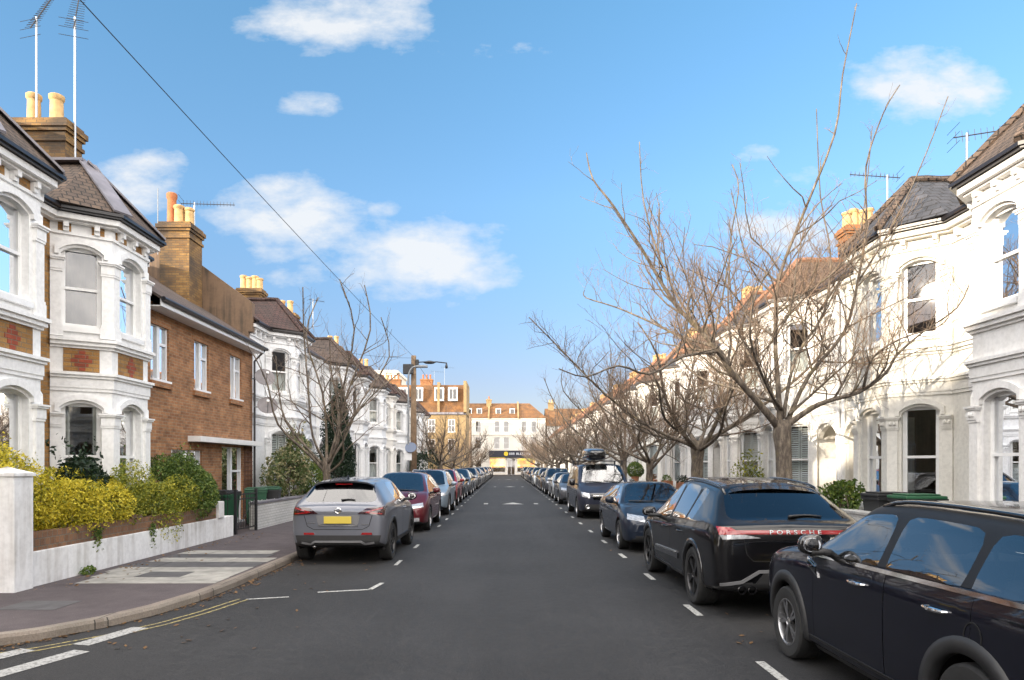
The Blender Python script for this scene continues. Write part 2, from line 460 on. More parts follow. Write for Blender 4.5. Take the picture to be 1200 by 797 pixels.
def chimney_parts(par, x0, x1, y0, y1, zb, zt, pots, brickm=None, potm=None, big=1.0, name='chimney'):
    brickm = brickm or chimbr; potm = potm or pot_m
    mb = MB(); mb.box(x0, x1, y0, y1, zb, zt-.5)
    mb.box(x0-.04, x1+.04, y0-.04, y1+.04, zt-.5, zt-.42); mb.box(x0-.002, x1+.002, y0-.002, y1+.002, zt-.42, zt-.28)
    mb.box(x0-.05, x1+.05, y0-.05, y1+.05, zt-.28, zt-.2); mb.box(x0-.09, x1+.09, y0-.09, y1+.09, zt-.2, zt-.08); mb.box(x0-.03, x1+.03, y0-.03, y1+.03, zt-.08, zt)
    ch = mb.build(name, brickm, par)
    for k, (fx, fy, h, pm) in enumerate(pots):
        p = MB(); r = .14*big
        M = Matrix.Translation((x0+(x1-x0)*fx, y0+(y1-y0)*fy, zt-.02))
        p.lathe([(r*1.08, 0), (r, .06), (r*.92, h*.8), (r*1.12, h*.86), (r*1.15, h*.97), (r*.95, h), (r*.75, h), (r*.72, h*.5)], 14, M)
        p.build('chimney_pot', pm or potm, ch, smooth='auto')
    return ch

def strip_on_edge(mb, A, B, nrm, w, th, m=0):
    A = Vector(A); B = Vector(B); t = (B-A).normalized(); n = Vector(nrm).normalized(); s = t.cross(n).normalized()
    c = [A-s*w/2, A+s*w/2, B+s*w/2, B-s*w/2]
    top = [p+n*th for p in c]
    mb.poly(top, m); mb.poly(c[::-1], m)
    for k in range(4):
        j = (k+1) % 4; mb.poly([c[k], c[j], top[j], top[k]], m)

PROTO = {}
def house(name, W, yb, style='white', roofm=None, doory=None, chim=None, kinds=('plain','shutter','plain','blind','plain','plain'),
          mirror=False, label='', group=None, loc=(0,0,0), rz=0, tint=(.82,.79,.72,1), doorc=(.05,.07,.12,1), hips='tile',
          chx=-3.2, chw=1.0, hc=1.4, wide=False, gable=None, gable_near=False, pots=4, chimm=None, ridge=None, extra_win=()):
    roofm = roofm or t_slate
    fn = (lambda p: (p[0], W-p[1], p[2])) if mirror else None
    def mk(): return MB(fn, mirror)
    root = thing(name, label, 'house', loc, rz, group)
    stk = style == 'stock'
    bm_ = white_r if stk else cream_r          # bay and trim
    E = 6.35; B = .8; hf = .65
    poly = [(0, yb-hc), (B, yb-hf), (B, yb+hf), (0, yb+hc)]
    line = [(0, 0), *poly, (0, W)]
    # main walls
    w = mk(); tr = mk()
    dops = []
    if doory is not None:
        dops = [(doory-.62, doory+.62, .0, 2.85, .35)]
        uops = [(doory-.36, doory+.36, 4.30, 5.74, .2)]
    segs = [(0, yb-hc), (yb+hc, W)]
    for (s0, s1) in segs:
        if s1-s0 < .02: continue
        ops = []
        if doory is not None and s0 < doory < s1:
            ops = [(a-s0, b-s0, c, d, r) for a, b, c, d, r in dops+uops]
        for ew in extra_win:
            if s0 < ew < s1: ops.append((ew-.36-s0, ew+.36-s0, 4.30, 5.74, .2))
        panel(w, (0, s0), (0, 1), s1-s0, 0, E, ops, 0, .13)
    w.poly([(-8.4, 0, 0), (0, 0, 0), (0, 0, E), (-4.05, 0, 9.43), (-8.4, 0, E)], 1)
    w.poly([(0, W, 0), (-8.4, W, 0), (-8.4, W, E), (-4.05, W, 9.43), (0, W, E)], 1)
    w.poly([(-8.4, W, 0), (-8.4, 0, 0), (-8.4, 0, E), (-8.4, W, E)], 0)
    if gable_near:
        for yy in (-.12,):                      # party wall rising above the neighbour's roof
            w.prism([(-8.4, yy), (.0, yy), (.0, 0), (-8.4, 0)], 0, E-.3, 1)
            pts = [(0.12, E-.3), (.12, E+.62), (-4.05, 10.05), (-8.5, E+.3), (-8.5, E-.3)]
            a_ = [(x, yy, z) for x, z in pts]; b_ = [(x, .1, z) for x, z in pts]
            w.poly(a_[::-1], 1); w.poly(b_, 1)
            for k in range(5):
                j = (k+1) % 5; w.poly([a_[k], a_[j], b_[j], b_[k]], 1)
    body = w.build('wall', [stock if stk else cream_r, gable or brown_r], root, color=tint); body['tinted'] = 1
    # bay
    b = mk(); faces = []
    for k in range(3):
        p, q = Vector(poly[k]), Vector(poly[k+1]); L = (q-p).length; u = (q-p)/L
        hw = .38 if k == 1 else .32; c = L/2
        ops = [(c-hw, c+hw, 1.0, 2.95, .12), (c-hw, c+hw, 4.30, 5.78, .12)]
        panel(b, tuple(p), tuple(u), L, 0, E, ops, 0, .13)
        faces.append((tuple(p), tuple(u), L, ops))
        for op in ops: hood(b, tuple(p), tuple(u), op[0]-.03, op[1]+.03, op[3]+.05, .14, .10, .06, 0, .08)
    bay = b.build('bay', bm_, root, color=tint); bay['tinted'] = 1
    # mouldings
    t = mk()
    bl = poly if stk else line
    band(t, poly, 0, .5, .05); band(t, poly, .5, .56, .03); band(t, poly, .86, .93, .06)
    for z0, z1, d in ((3.16,3.22,.03), (3.22,3.40,.045), (3.40,3.45,.08), (3.45,3.5,.115)): band(t, bl, z0, z1, d)
    for z0, z1, d in ((3.94,3.99,.04), (3.99,4.06,.09), (4.06,4.12,.13)): band(t, bl, z0, z1, d)
    band(t, line if not stk else poly, 5.98, 6.03, .04); band(t, line, 6.23, 6.33, .2); band(t, line, 6.19, 6.23, .12)
    for k in range(4):                           # corner pilasters with bases and capitals
        p = Vector(poly[k]); pl = []
        if k > 0: q = Vector(poly[k-1]); dd = (q-p).normalized(); pl.append(dd)
        seg = []
        def run(l):
            s = []
            if k > 0: s.append(tuple(p+(Vector(poly[k-1])-p).normalized()*l))
            s.append(tuple(p))
            if k < 3: s.append(tuple(p+(Vector(poly[k+1])-p).normalized()*l))
            return s
        for zb, zt in ((.93, 2.76), (4.14, 5.56)):
            band(t, run(.17), zb, zt-.22, .045); band(t, run(.2), zb, zb+.2, .07); band(t, run(.185), zb+.2, zb+.25, .06)
            band(t, run(.19), zt-.26, zt-.22, .06); band(t, run(.185), zt-.22, zt-.06, .07 if stk else .075); band(t, run(.215), zt-.06, zt-.03, .1); band(t, run(.23), zt-.03, zt, .12)
            if not stk:
                for l in (.05, .12):
                    for sg in (-1, 1):
                        if (sg < 0 and k == 0) or (sg > 0 and k == 3): continue
                        dd = (Vector(poly[k+sg])-p).normalized(); nn = Vector((dd.y, -dd.x)) if sg > 0 else Vector((-dd.y, dd.x))
                        c = p+dd*l+nn*.085
                        t.lathe([(.0, -.05), (.03, -.03), (.035, 0), (.02, .04), (.0, .05)], 6, Matrix.Translation((c.x, c.y, zt-.13)))
    for (p, u, L, ops) in faces:                 # corbels under the eaves and panels between the floors
        n = (u[1], -u[0]); nb = 3 if L > 1.2 else 2
        for i in range(nb):
            a = L*(i+.5)/nb
            for (zz0, zz1, d) in ((6.032, 6.19, .08), (6.10, 6.187, .13)):
                hw = .045 if d < .1 else .041
                q = [(p[0]+u[0]*(a+sx*hw)+n[0]*dd, p[1]+u[1]*(a+sx*hw)+n[1]*dd) for sx, dd in ((-1, 0), (-1, d), (1, d), (1, 0))]
                t.prism(q, zz0, zz1)
    if not stk:
        for ya in [y for y in [0.25+.45*i for i in range(int(W/.45))] if y < yb-hc-.1 or y > yb+hc+.1]:
            t.prism([(0, ya-.05), (.12, ya-.05), (.12, ya+.05), (0, ya+.05)], 6.05, 6.19)
    if doory is not None:
        hood(t, (0, 0), (0, 1), doory-.68, doory+.68, 2.92, .38, .14, .09, 0, .3)
        for sy in (-1, 1):
            yy = doory+sy*.74
            t.prism([(0, yy-.1), (.06, yy-.1), (.06, yy+.1), (0, yy+.1)], 0, 2.55); t.prism([(0, yy-.13), (.1, yy-.13), (.1, yy+.13), (0, yy+.13)], 2.35, 2.55)
        hood(t, (0, 0), (0, 1), doory-.39, doory+.39, 5.82, .2, .1, .07, 0, .1)
        t.prism([(0, doory-.5), (.1, doory-.5), (.1, doory+.5), (0, doory+.5)], 4.2, 4.3)
        for ew in extra_win: hood(t, (0, 0), (0, 1), ew-.39, ew+.39, 5.82, .2, .1, .07, 0, .1)
    tm = t.build('moulding', bm_, root, color=tint); tm['tinted'] = 1
    if stk:                                      # yellow brick panels with red diamonds on the bay
        for (p, u, L, ops) in faces:
            n = (u[1], -u[0])
            def slab(s, a0, a1, z0, z1, d, m):
                q = [(p[0]+u[0]*a+n[0]*e, p[1]+u[1]*a+n[1]*e) for a, e in ((a0, .002), (a1, .002), (a1, d), (a0, d))]
                s.prism([q[0], q[3], q[2], q[1]], z0, z1, m)
            s = mk(); slab(s, .2, L-.2, 3.503, 3.937, .012, 0)
            for row, hw in enumerate((.06, .11, .17, .11, .06)):
                slab(s, L/2-hw, L/2+hw, 3.535+row*.076, 3.535+row*.076+.074, .02, 1)
            s.build('brick_panel', [stock, redbr], root)
            for a0, a1 in ((.12, L/2-.16), (L/2+.16, L-.12)):
                s = mk(); slab(s, a0, a1, 6.035, 6.185, .012, 0); s.build('frieze_panel', stock, root)
    # windows
    kk = 0
    for fi, (p, u, L, ops) in enumerate(faces):
        for op in ops:
            window(root, p, u, op, kinds[kk % len(kinds)], fn, mirror); kk += 1
    if doory is not None:
        window(root, (0, 0), (0, 1), uops[0], kinds[kk % len(kinds)], fn, mirror)
        for ew in extra_win: window(root, (0, 0), (0, 1), (ew-.36, ew+.36, 4.30, 5.74, .2), 'plain', fn, mirror)
        d = mk(); y0, y1 = doory-.62, doory+.62       # recessed porch and door
        d.poly([(-.13, y0, 0), (-.9, y0, 0), (-.9, y0, 2.9), (-.13, y0, 2.9)]); d.poly([(-.9, y1, 0), (-.13, y1, 0), (-.13, y1, 2.9), (-.9, y1, 2.9)])
        d.poly([(-.9, y0, 2.9), (-.9, y1, 2.9), (-.13, y1, 2.9), (-.13, y0, 2.9)]); d.poly([(-.9, y0, 2.25), (-.9, y1, 2.25), (-.9, y1, 2.9), (-.9, y0, 2.9)])
        d.poly([(-.9, y0, .12), (-.13, y0, .12), (-.13, y1, .12), (-.9, y1, .12)][::-1])
        pc = d.build('porch', bm_, root, color=tint); pc['tinted'] = 1
        d = mk(); d.box(-.9, -.84, y0, y1, .12, 2.25)
        for (a, b_) in ((.12, .55), (.69, 1.12)):
            for (z0, z1) in ((.35, 1.0), (1.15, 2.0)): d.box(-.84, -.825, y0+a, y0+b_, z0, z1)
        dr = d.build('door', door_m, root, color=doorc)
        h = mk(); h.box(-.825, -.79, y1-.14, y1-.1, 1.1, 1.2); h.build('handle', alum, dr)
    # roofs
    rf = mk(); s = .70; zr = E+.08+4.4*s
    def slab(pts, m=0):
        rf.poly(pts, m); rf.poly([(x, y, z-.07) for x, y, z in pts][::-1], m)
        for k in range(len(pts)):
            j = (k+1) % len(pts); p, q = pts[k], pts[j]
            rf.poly([(p[0], p[1], p[2]-.07), (q[0], q[1], q[2]-.07), q, p], m)
    slab([(.3, 0, E+.08), (.3, W, E+.08), (-4.1, W, zr), (-4.1, 0, zr)])
    slab([(-4.1, 0, zr), (-4.1, W, zr), (-8.6, W, E+.0), (-8.6, 0, E+.0)])
    roof = rf.build('roof', roofm, root)
    rf = mk(); z0 = E+.09
    e = [(.3, yb-hc-.32), (B+.28, yb-hf-.13), (B+.28, yb+hf+.13), (.3, yb+hc+.32)]
    A = (-.05, yb, z0+1.28); Rr = (-1.75, yb, z0+1.28)
    e3 = [(x, y, z0) for x, y in e]
    rf.poly([e3[0], e3[1], A]); rf.poly([e3[1], e3[2], A]); rf.poly([e3[2], e3[3], A]); rf.poly([e3[0], A, Rr]); rf.poly([A, e3[3], Rr])
    rf.poly(e3[::-1])
    br = rf.build('bay_roof', roofm, root)
    hp = mk(); up = Vector((0,0,1))
    if hips == 'lead':
        for q in (e3[1], e3[2]):
            n = Vector((.55, (q[1]-yb)*.35, 1)); strip_on_edge(hp, Vector(q)+up*.0, A, n, .34, .035)
        n = Vector((0,0,1)); strip_on_edge(hp, A, Rr, n, .34, .05)
        hp.build('hip_flashing', lead, br)
    else:
        for q in (e3[0], e3[1], e3[2], e3[3]):
            if q in (e3[0], e3[3]): continue
            n = 7
            P0, P1 = Vector(q), Vector(A)
            hp.tube([P0+(P1-P0)*i/n+up*(.02+.015*(i % 2)) for i in range(n+1)], .085, 6)
        n = 6; P0, P1 = Vector(A), Vector(Rr)
        hp.tube([P0+(P1-P0)*i/n+up*(.02+.015*(i % 2)) for i in range(n+1)], .085, 6)
        hp.build('ridge_tile', ridge or roofm, br)
    hp = mk(); n = 12
    hp.tube([(-4.1, W*i/n, zr+.02+.012*(i % 2)) for i in range(n+1)], .1, 6); hp.build('ridge_tile', ridge or roofm, roof)
    g = mk(); gl = [(0, 0), *poly, (0, W)]
    band(g, gl, E-.01, E+.02, .27); band(g, gl, E+.02, E+.075, .31, d0=.23)
    g.build('gutter', gutter_m, root)
    dp = mk(); yy = W-.14 if yb < W/2 else .14
    dp.tube([(.25, yy, E), (.08, yy, E-.35), (.08, yy, .1)], .042, 8); dp.build('downpipe', white_p if not stk else gutter_m, root, color=tint)
    if chim is not None:
        c0, c1 = chim-.3, chim+.3
        if mirror: c0, c1 = W-c1, W-c0
        PT = [(.18, .5, .62, None), (.42, .5, .55, None), (.66, .5, .6, None), (.86, .5, .5, None)][:pots] if pots > 2 else [(.3, .5, .68, None), (.7, .5, .66, None)]
        chimney_parts(root, chx, chx+chw, c0, c1, 6.6, 9.3, PT, chimm)
    return root
# ------------------------------------------------------------------ cars
def carpaint():
    t = NT('car_paint'); oi = t.node('ShaderNodeObjectInfo')
    t.base(oi.outputs['Color']); t.rough(.38); t.link(t.math('SUBTRACT', 1.0, oi.outputs['Alpha']), t.bsdf.inputs['Metallic']); t.bsdf.inputs['Specular IOR Level'].default_value = .12
    t.bsdf.inputs['Coat Weight'].default_value = .85; t.bsdf.inputs['Coat Roughness'].default_value = .015
    o = t.coord(); nz = t.noise(1.6, 2, o); t.bump(nz, .03, .02)
    return t.mat
paint_m = carpaint()
trim_m = plain('black_plastic_trim', (.02,.02,.021), .55, 0, .15, 12)
gloss_m = plain('gloss_black_trim', (.008,.008,.009), .08, coat=1)
liner_m = plain('wheel_arch_liner', (.006,.006,.006), .95)
tyre_m = plain('tyre_rubber', (.018,.018,.018), .8, 0, .2, 20)
alloy_m = plain('silver_alloy', (.42,.42,.43), .3, .9)
alloyd_m = plain('dark_alloy', (.05,.05,.052), .3, .7)
chrome_m = plain('chrome', (.75,.75,.76), .08, 1.0)
lamp_red = plain('red_lamp_lens', (.25,.010,.012), .10, coat=1)
lamp_dark = plain('smoked_lamp_lens', (.03,.006,.008), .08, coat=1)
lamp_clear = plain('clear_lamp_lens', (.50,.51,.53), .08, .35, .35, 22, coat=1)
plate_y = plain('yellow_plate', (.60,.46,.07), .45)
plate_w = plain('white_plate', (.68,.68,.66), .45)
seat_m = plain('dark_upholstery', (.025,.025,.027), .85)
blank_m = plain('satin_grey_plastic', (.16,.16,.165), .4)
seal_m = plain('satin_black_pillar', (.010,.010,.011), .5, spec=.3)
silver_tr = plain('satin_silver_trim', (.38,.39,.40), .3, .7)

def wheel(par, x, y, r, w, rim, side, alloy):
    M = Matrix.Translation((x, y, r)) @ Matrix.Rotation(R(90)*side, 4, 'Y')     # local +z points outwards
    hub = MB(); rr = r*rim
    hub.lathe([(0, w*.1), (rr*.93, w*.1), (rr*.96, -w*.4), (0, -w*.4)], 24, M)
    hub.lathe([(0, w*.13), (rr*.62, w*.13), (rr*.62, w*.1)], 20, M)
    o = hub.build('wheel', liner_m, par, smooth='auto')
    t = MB()
    t.lathe([(rr*.97, -w*.46), (rr*1.04, -w*.5), (r*.93, -w*.5), (r*.985, -w*.42), (r, -w*.3), (r, -w*.12), (r*.992, -w*.11), (r*.992, -w*.09), (r, -w*.08),
             (r, w*.08), (r*.992, w*.09), (r*.992, w*.11), (r, w*.12), (r, w*.3), (r*.985, w*.42), (r*.93, w*.5), (rr*1.04, w*.5), (rr*.97, w*.46)], 40, M)
    t.build('tyre', tyre_m, o, smooth='auto')
    s = MB()
    s.lathe([(rr*.99, w*.40), (rr*.99, w*.47), (rr*.93, w*.475), (rr*.90, w*.40), (rr*.90, w*.1)], 40, M)
    s.lathe([(rr*.20, w*.22), (rr*.20, w*.40), (rr*.13, w*.43), (rr*.12, w*.40), (0, w*.41)], 20, M)
    kind, n = alloy[0], alloy[1]
    for k in range(n):
        a0 = 2*math.pi*k/n+math.pi/2
        legs = {'single': [(0, 0, .10, .16)], 'twin': [(-.05, -.16, .05, .075), (.05, .16, .05, .075)], 'broad': [(0, 0, .13, .11)], 'twist': [(0, .30, .085, .15), (.1, .52, .05, .05)],
                'wye': [(0, -.22, .06, .06), (0, .22, .06, .06)]}[kind]
        for (b0, b1, w0, w1) in legs:
            P = []
            for rad, ang, hw, z in ((rr*.16, a0+b0, w0*rr, w*.40), (rr*.95, a0+b1, w1*rr, w*.43)):
                e = Vector((math.cos(ang), math.sin(ang), 0)); f = Vector((-e.y, e.x, 0))
                P.append([e*rad-f*hw+Vector((0,0,z)), e*rad+f*hw+Vector((0,0,z)), e*rad+f*hw*.7+Vector((0,0,z-w*.22)), e*rad-f*hw*.7+Vector((0,0,z-w*.22))])
            A, Bq = [[M @ q for q in L] for L in P]
            s.poly([A[0], Bq[0], Bq[1], A[1]][::-1]); s.poly([A[1], Bq[1], Bq[2], A[2]][::-1]); s.poly([A[3], Bq[3], Bq[0], A[0]][::-1])
    s.build('rim', alloy[2], o, smooth='auto')
    return o

class Car:
    """A car pointing to +y, its middle at the origin. s runs from the nose (0) to the tail (L)."""
    def __init__(c, name, label, P):
        c.P = P; c.root = thing(name, label, P.get('cat', 'car'), group=P.get('group'))
        L, W, H = P['L'], P['W'], P['H']; c.L, c.W, c.H = L, W, H
        hw = W/2; c.Y = lambda s: L/2-s
        r = P['r']; c.sf = P['fo']; c.sr = P['fo']+P['wb']; c.r = r
        zc, zb, belt0, belt1 = P['cowl_z'], P['zb'], P['belt'][0], P['belt'][1]
        s_c, s_h, s_b, s_d, s_q, s_r, s_g = P['s_cowl'], P['s_head'], P['s_b'], P['s_d'], P['s_q'], P['s_roof'], P['s_glass']
        zg = P['glass_z']; wr = P['wr']*hw; zn = P['nose_z']
        def rooftop(s):
            t = (s-s_h)/(s_r-s_h); return H-P.get('roof_drop', .06)*max(0, t)**2-.035*(1-min(1, max(0, t*2)))**2
        def belt(s): return belt0+(belt1-belt0)*(s-s_c)/(s_g-s_c)
        st = []      # s, w, zb, belt, top, g, wr
        nf = P.get('nose_round', 1.0)
        st.append((0, hw*(.70 if nf else .85), zb+.12, zn-.16, zn-.10, 0))
        st.append((.05, hw*.84, zb+.04, zn-.09, zn-.03, 0))
        st.append((.16, hw*.92, zb, zn-.03, zn+.03, 0))
        sm = P.get('s_hood', .42)
        st.append((sm, hw*.975, zb, zn+(zc-zn)*.30+.0, zn+(zc-zn)*.36+.03, 0))
        q = (sm+s_c)/2
        st.append((q, hw*.995, zb, zn+(zc-zn)*.66-.01, zn+(zc-zn)*.74+.03, 0))
        st.append((s_c-.10, hw, zb, belt0-.01, zc-.015, 0)); st.append((s_c, hw, zb, belt0, zc, 0))
        for f in (.12, .40, .70): st.append((s_c+(s_h-s_c)*f, hw, zb, belt(s_c+(s_h-s_c)*f), zc+(rooftop(s_h)-zc)*f, f))
        st.append((s_h, hw, zb, belt(s_h), rooftop(s_h), 1))
        for s in (s_h+.22, s_b-.05, s_b+.05, (s_b+s_d)/2, s_d-.04, s_d+.04, s_q, s_r):
            st.append((s, hw, zb, belt(s), rooftop(s), 1))
        zr = rooftop(s_r)
        for f in (.3, .65): st.append((s_r+(s_g-s_r)*f, hw*(1-.03*f), zb+.06*f, belt(s_r+(s_g-s_r)*f), zr+(zg-zr)*f, 1-f))
        st.append((s_g, hw*.965, zb+.06, zg-.05, zg, 0))
        tb = P.get('tail_z', zg-.12)
        st.append((L-.10, hw*.95, zb+.08, tb-.05, tb+.02, 0)); st.append((L-.035, hw*.90, zb+.10, tb-.07, tb-.01, 0)); st.append((L, hw*.80, zb+.16, tb-.16, tb-.1, 0))
        st.sort(key=lambda q: q[0])
        kept = [st[0]]
        for q in st[1:]:
            if q[0]-kept[-1][0] > .012: kept.append(q)
        st = kept
        # plan taper of the cabin's nose and tail
        V = []; ring = []
        for (s, w, b, bl, tp, g) in st:
            bl = min(bl, tp-.02)
            tum = P.get('tumble', .0)
            A = [(.80*w, b), (.965*w, b+.04), ((.985-tum)*w, b+.18), (1.0*w, b+.52*(bl-b)), (.988*w, bl-.11), (.95*w, bl)]
            h0 = [(.90*w, max(bl+.003, tp-.022)), (.79*w, max(bl+.006, tp-.008)), (.42*w, tp), (0, tp+.008)]
            wq = wr*(w/hw)
            h1 = [(wq+.015, tp-.105), (wq-.06, tp-.035), (wq*.55, tp-.006), (0, tp)]
            hh = [(a[0]*(1-g)+d[0]*g, a[1]*(1-g)+d[1]*g) for a, d in zip(h0, h1)]
            half = [(0, b)]+A+hh
            full = [(-x, z) for x, z in half[1:-1]][::-1]
            loop = half + [(-x, z) for x, z in half[1:-1][::-1]]
            ring.append([(x, c.Y(s), z) for x, z in loop])
        n = len(ring[0]); NH = 11
        for rg in ring: V += rg
        Fc = []; Mi = []
        SL = dict(paint=0, side=1, screen=2, rear=3, dfl=4, drl=5, dfr=6, drr=7, trim=8, pillar=9)
        ss = [q[0] for q in st]
        eps = 1e-4
        def slot(i, j):
            a, b = ss[i], ss[i+1]; left = j >= NH-1
            k = j if not left else n-1-j          # column from bottom centre to roof
            if k <= 1: return 'trim'
            if k in (8, 9):
                if a >= s_c-eps and b <= s_h+eps: return 'screen'
                if a >= s_r-eps and b <= s_g+eps: return 'rear'
                return 'paint' if not P.get('black_roof') or k < 8 or a < s_h-eps or a > s_g-eps else 'paint'
            if k == 6:
                if a >= s_c+(s_h-s_c)*.12-eps and b <= s_b-.05+eps: return 'side'
                if abs(a-(s_b-.05)) < .011 : return 'pillar'
                if a >= s_b+.05-eps-.01 and b <= s_d-.04+eps: return 'side'
                if a >= s_d-.04-eps and b <= s_d+.04+eps: return 'pillar' if P.get('quarter', True) else 'paint'
                if P.get('quarter', True) and a >= s_d+.04-eps and b <= s_q+eps: return 'side'
                if P.get('black_pillars') and a >= s_c-eps and b <= s_g: return 'pillar'
                return 'paint'
            if k == 7:
                if P.get('black_pillars') and a >= s_c-eps and b <= s_q+.3: return 'pillar'
                return 'paint'
            if 2 <= k <= 5:
                if a >= s_c+(s_h-s_c)*.12-eps and b <= s_b+.05+eps and k >= 2: return 'dfl' if left else 'dfr'
                if P.get('doors', 4) == 4 and a >= s_b+.05-eps-.01 and b <= s_d+.04+eps: return 'drl' if left else 'drr'
            return 'paint'
        for i in range(len(ring)-1):
            for j in range(n):
                j2 = (j+1) % n
                Fc.append((i*n+j, i*n+j2, (i+1)*n+j2, (i+1)*n+j)); Mi.append(SL[slot(i, j)])
        for i, rev in ((0, True), (len(ring)-1, False)):       # caps: quads between mirrored points
            for k in range(NH-1):
                a, b = k, k+1
                la, lb = (n-a) % n, (n-b) % n
                fs = [i*n+a, i*n+b, i*n+lb, i*n+la]
                fs = [v for q, v in enumerate(fs) if v not in fs[:q]]
                if len(fs) > 2:
                    Fc.append(tuple(fs if not rev else fs[::-1])); Mi.append(0)
        me = bpy.data.meshes.new('body'); me.from_pydata(V, [], Fc)
        bmx = bmesh.new(); bmx.from_mesh(me)
        bmesh.ops.recalc_face_normals(bmx, faces=bmx.faces[:]); bmx.to_mesh(me); bmx.free()
        mats = [paint_m, privglass if P.get('priv') == 'all' else carglass, carglass, privglass if P.get('priv') else carglass, paint_m, paint_m, paint_m, paint_m, trim_m, seal_m, liner_m]
        c.mats = mats; marks = [bpy.data.materials.get('slot_%d' % k) or bpy.data.materials.new('slot_%d' % k) for k in range(11)]
        for m in marks: me.materials.append(m)
        me.polygons.foreach_set('material_index', Mi)
        me.polygons.foreach_set('use_smooth', [True]*len(Fc))
        cr = me.attributes.new('crease_edge', 'FLOAT', 'EDGE')
        # keep the glass outline crisp
        ed = {}
        for fi, f in enumerate(me.polygons):
            for ek in f.edge_keys: ed.setdefault(ek, []).append(Mi[fi])
        for e in me.edges:
            ms = ed.get(tuple(sorted(e.vertices)), [])
            if len(ms) == 2 and ms[0] != ms[1] and (ms[0] in (1,2,3) or ms[1] in (1,2,3)): cr.data[e.index].value = 1.0
        for e in me.edges:
            a, b = e.vertices; ja, jb = a % n, b % n
            if ja == jb and a//n > 1 and b//n < len(ring)-2:
                k = min(ja, n-ja)
                v = {2: .3, 3: .45, 5: .5, 6: .55, 7: .35}.get(k, 0)
                if v > cr.data[e.index].value: cr.data[e.index].value = v
        tmp = bpy.data.objects.new('tmp', me); col.objects.link(tmp)
        sub = tmp.modifiers.new('s', 'SUBSURF'); sub.levels = 2; sub.render_levels = 2
        dg = bpy.context.evaluated_depsgraph_get()
        smooth = bpy.data.meshes.new_from_object(tmp.evaluated_get(dg), preserve_all_data_layers=True, depsgraph=dg)
        c.bvh = BVHTree.FromPolygons([v.co[:] for v in smooth.vertices], [p.vertices[:] for p in smooth.polygons])
        # wheel arches
        cut = MB(); ra = r+P.get('gap', .055)
        for sg in (-1, 1):
            for s in (c.sf, c.sr):
                M = Matrix.Translation((sg*(hw+.3), c.Y(s), r+.01)) @ Matrix.Rotation(R(90), 4, 'Y')
                lo, hi = (-.62, .1) if sg > 0 else (-.1, .62)
                cut.lathe([(ra, lo), (ra, hi)], 48, M, closed=True)
        co = cut.build('cut', marks[10], uv=False)
        bmx = bmesh.new(); bmx.from_mesh(co.data); bmesh.ops.recalc_face_normals(bmx, faces=bmx.faces[:]); bmx.to_mesh(co.data); bmx.free()
        bo = tmp.modifiers.new('b', 'BOOLEAN'); bo.operation = 'DIFFERENCE'; bo.object = co; bo.solver = 'EXACT'; bo.material_mode = 'TRANSFER'
        dg = bpy.context.evaluated_depsgraph_get(); dg.update()
        cutme = bpy.data.meshes.new_from_object(tmp.evaluated_get(dg), preserve_all_data_layers=True, depsgraph=dg)
        c.split(cutme, smooth, [m.name if m else '' for m in cutme.materials])
        bpy.data.objects.remove(co); bpy.data.objects.remove(tmp)
        c.wheels(); c.cabin()
    def split(c, me, smooth, names):
        sb = c.bvh; svn = [v.normal.copy() for v in smooth.vertices]; sco = [v.co.copy() for v in smooth.vertices]; sp = [p.vertices[:] for p in smooth.polygons]
        def nrm(p):
            loc, nn, fi, d = sb.find_nearest(p)
            if d is None or d > .004: return None
            acc = Vector((0,0,0))
            for vi in sp[fi]:
                acc += svn[vi]/(1e-4+(sco[vi]-loc).length**2)
            return acc.normalized()
        groups = {}
        lay = {0: 'body', 4: 'door', 5: 'door', 6: 'door', 7: 'door', 1: 'side_window', 2: 'windscreen', 3: 'rear_window', 8: 'underbody', 9: 'pillar_trim', 10: 'body_liner'}
        for p in me.polygons:
            k = int(names[p.material_index].split('_')[1])
            if k == 1: k = 1 if p.center.x > 0 else 101
            groups.setdefault(k, []).append(p)
        for k in [q for q in groups if q % 100 in (9, 10)]:       # one mesh for each separate piece
            ps = groups.pop(k); own = {}
            def root_(v):
                while own[v] != v: own[v] = own[own[v]]; v = own[v]
                return v
            for p in ps:
                for v in p.vertices: own.setdefault(v, v)
                a = root_(p.vertices[0])
                for v in p.vertices[1:]: own[root_(v)] = a
            for p in ps: groups.setdefault(k+100*(2+root_(p.vertices[0])), []).append(p)
        c.parts = {}
        order = sorted(groups, key=lambda k: (k != 0, k))
        for k in order:
            ps = groups[k]; vm = {}; vs = []; fs = []
            for p in ps:
                f = []
                for vi in p.vertices:
                    if vi not in vm: vm[vi] = len(vs); vs.append(me.vertices[vi].co.copy())
                    f.append(vm[vi])
                fs.append(f)
            base = k % 100
            if base in (4,5,6,7):          # shut lines: draw the door's edge in a few millimetres
                ec = {}
                for f in fs:
                    for a, b in zip(f, f[1:]+f[:1]): ec[(min(a,b), max(a,b))] = ec.get((min(a,b), max(a,b)), 0)+1
                edge = {}
                for (a, b), q in ec.items():
                    if q == 1:
                        for x, y in ((a, b), (b, a)): edge.setdefault(x, []).append(y)
                cen = sum(vs, Vector())/len(vs)
                mv = {}
                for v, nb in edge.items():
                    if len(nb) < 2: continue
                    t = (vs[nb[0]]-vs[nb[1]])
                    q = Vector((0, t.z, -t.y))
                    if q.length < 1e-6: continue
                    q.normalize()
                    if q.dot(cen-vs[v]) < 0: q = -q
                    if vs[v].z < .36: continue
                    mv[v] = q*.0045
                for v, d in mv.items(): vs[v] = vs[v]+d
            m = bpy.data.meshes.new(lay[base]); m.from_pydata([v[:] for v in vs], [], fs)
            m.materials.append(c.mats[base])
